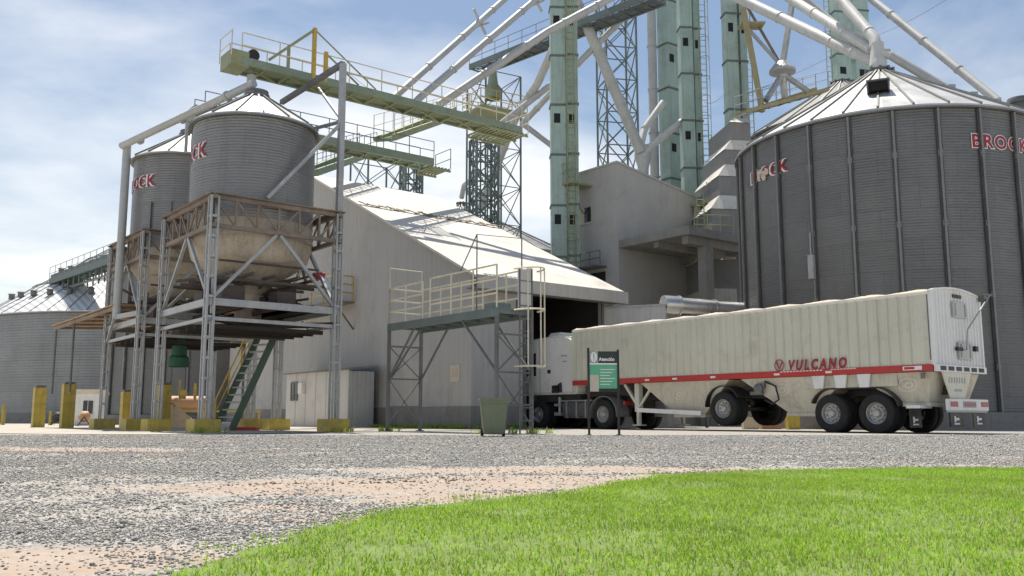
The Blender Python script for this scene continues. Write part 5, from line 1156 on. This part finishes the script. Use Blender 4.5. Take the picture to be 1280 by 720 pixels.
cross('sloping yellow edged walkway above the dark silo roof left of the large silo',wa,wb,.9,False,.2,('khaki','steel','steel'))
# ================================================================= GRAIN DRYER (stepped tiers)
T=thing('grain_dryer','stepped grey tower of slanting white tiers between head house and large silo','grain dryer',(12.2,50,0),R(8))
m=MB(T,True); m.bb((.9,.5,0),(4.4,3.4,14.0)); m.build('core',mt['steel'],T,smooth=False)
tiers=((4.4,6.2,-2.5),(7.3,8.9,-2.0),(10.2,11.75,-1.45),(12.6,13.7,-.85),(14.45,15.3,-.35),(15.95,17.0,.1))
for k,(z0,z1,x0) in enumerate(tiers):
    XR=1.3 if x0>0 else (2.4 if x0>-.5 else 4.5); y0=-.2-(.5-x0)*.5
    m=MB(T,True); m.bb((x0,y0,z0),(XR,3.0,z1)); m.build('tier_wall',mt['dryer'],T,smooth=False)
    if k+1<len(tiers): z2,_,x2=tiers[k+1]; y2=-.2-(.5-x2)*.5
    else: z2,x2,y2=z1+.5,.6,.3
    m=MB(T,True); m.add([(x0-.06,y0-.06,z1+.004),(XR+.06,y0-.06,z1+.004),(XR+.06,y2-.004,z2),(x2-.004,y2-.004,z2),(x2-.004,3.0,z2),(x0-.06,3.0,z1+.004)],[(0,1,2,3),(0,3,4,5)]); m.build('tier_roof',mt['roof'],T,smooth=False)
m=MB(T,True); rail(m,[(-2.6,-1.6,10.2),(-.4,-1.6,10.2)],1.1,.8,.03); m.bb((-2.6,-1.6,10.1),(-.4,-.2,10.2)); ladder(m,(-2.2,-1.5,4),(-2.2,-1.5,12.5),.4,(1,0,0),.03); m.build('access_stage',mt['lgreen'],T,smooth=False)
# ================================================================= OVERHEAD WIRES
def wire(label,a,bq,sag=.3,r=.012,group='overhead wires'):
    A,Bq=at(*a),at(*bq); P=[A+(Bq-A)*k/12-Vector((0,0,sag*4*(k/12)*(1-k/12))) for k in range(13)]
    m=MB(None); m.tube(P,r,4); single(m,'overhead_wire',mt['dsteel'],P[0],label,'wire',group)
wire('thin wire rising to the top right corner above the large silo',(1066,54,52),(1200,-12,40))
wire('thin stay wire crossing the sky above the upper conveyor bridge',(430,86,30),(470,118,31),.02,.008)
wire('thin wire hanging between the wide elevator and the silo side elevator',(880,128,56),(912,108,52),.4)
wire('thin guy wire slanting down from the pipe node to the elevator',(930,118,50),(1040,70,52),.1)
# ---- weeds along the wall foot
wp_=[]
for k in range(150):
    y=random.uniform(-.0,7.5); wp_.append(fr(B0,-.15-abs(random.gauss(0,.22)),y))
for k in range(60): wp_.append(fr(B0,random.uniform(0,2.4),-.12-abs(random.gauss(0,.12))))
for q in ((-3.84,28),(-.43,23.7),(.55,24.4),(-5.3,27.4),(-8.1,24.6)):
    for k in range(7): wp_.append(Vector((q[0]+random.gauss(0,.22),q[1]+random.gauss(0,.22),0)))
P=np.array([(q.x+random.gauss(0,.05),q.y+random.gauss(0,.05)) for q in wp_ for _ in range(9)])
o=blades('weeds',P,.17,.03,[(g1,.7),(g3,.3)],lean=1.0); o['label']='low green weeds growing along the foot of the warehouse wall'; o['category']='weeds'
# ================================================================= SKY, SUN, CAMERA
SUN=Vector((-.12,.30,.945)).normalized()
el=math.asin(SUN.z); rot=math.atan2(SUN.x,SUN.y)
w=bpy.data.worlds.new('World'); sc.world=w; w.use_nodes=True; nt=w.node_tree; bg=nt.nodes['Background']
sky=N(nt,'ShaderNodeTexSky'); sky.sky_type='NISHITA'; sky.sun_disc=False; sky.sun_elevation=el; sky.sun_rotation=rot; sky.air_density=1.2; sky.dust_density=1.0; sky.ozone_density=1.2
tc=N(nt,'ShaderNodeTexCoord'); g=tc.outputs['Generated']; s3=N(nt,'ShaderNodeSeparateXYZ'); L(nt,g,s3.inputs[0])
zc=math_(nt,'MAXIMUM',s3.outputs['Z'],.02); zz=math_(nt,'ADD',zc,.18)
cx=math_(nt,'DIVIDE',s3.outputs['X'],zz); cy=math_(nt,'DIVIDE',s3.outputs['Y'],zz)
cv=N(nt,'ShaderNodeCombineXYZ'); L(nt,cx,cv.inputs[0]); L(nt,cy,cv.inputs[1]); cv.inputs[2].default_value=3.7
n1=noise(nt,cv.outputs[0],.8,7,.55,.3); n2=noise(nt,cv.outputs[0],2.4,5,.5,.2)
cl=math_(nt,'ADD',math_(nt,'MULTIPLY',n1,.8),math_(nt,'MULTIPLY',n2,.2))
hor=mapr(nt,s3.outputs['Z'],.05,.46,.24,-.075)
cl=math_(nt,'ADD',cl,hor)
fac=mapr(nt,cl,.49,.76,.02,.92)
mx=mixc(nt,fac,sky.outputs[0],(11.2,11.1,10.9,1)); L(nt,mx,bg.inputs[0]); bg.inputs[1].default_value=.092
sd=bpy.data.lights.new('sun','SUN'); sd.energy=5.0; sd.angle=R(.53); sd.color=(1,.94,.83)
so=bpy.data.objects.new('sun',sd); col.objects.link(so); so.rotation_euler=SUN.to_track_quat('Z','Y').to_euler()
cd=bpy.data.cameras.new('camera'); cam=bpy.data.objects.new('camera',cd); col.objects.link(cam)
cd.sensor_width=36; cd.lens=FOC/1280*36; cd.clip_end=3000; cd.clip_start=.05; cam.location=(0,0,CAMH); cam.rotation_euler=(PI/2+PITCH,0,0); sc.camera=cam
sc.view_settings.view_transform='Standard'; sc.view_settings.look='None'; sc.view_settings.exposure=.29; sc.view_settings.gamma=1; sc.view_settings.use_curve_mapping=False
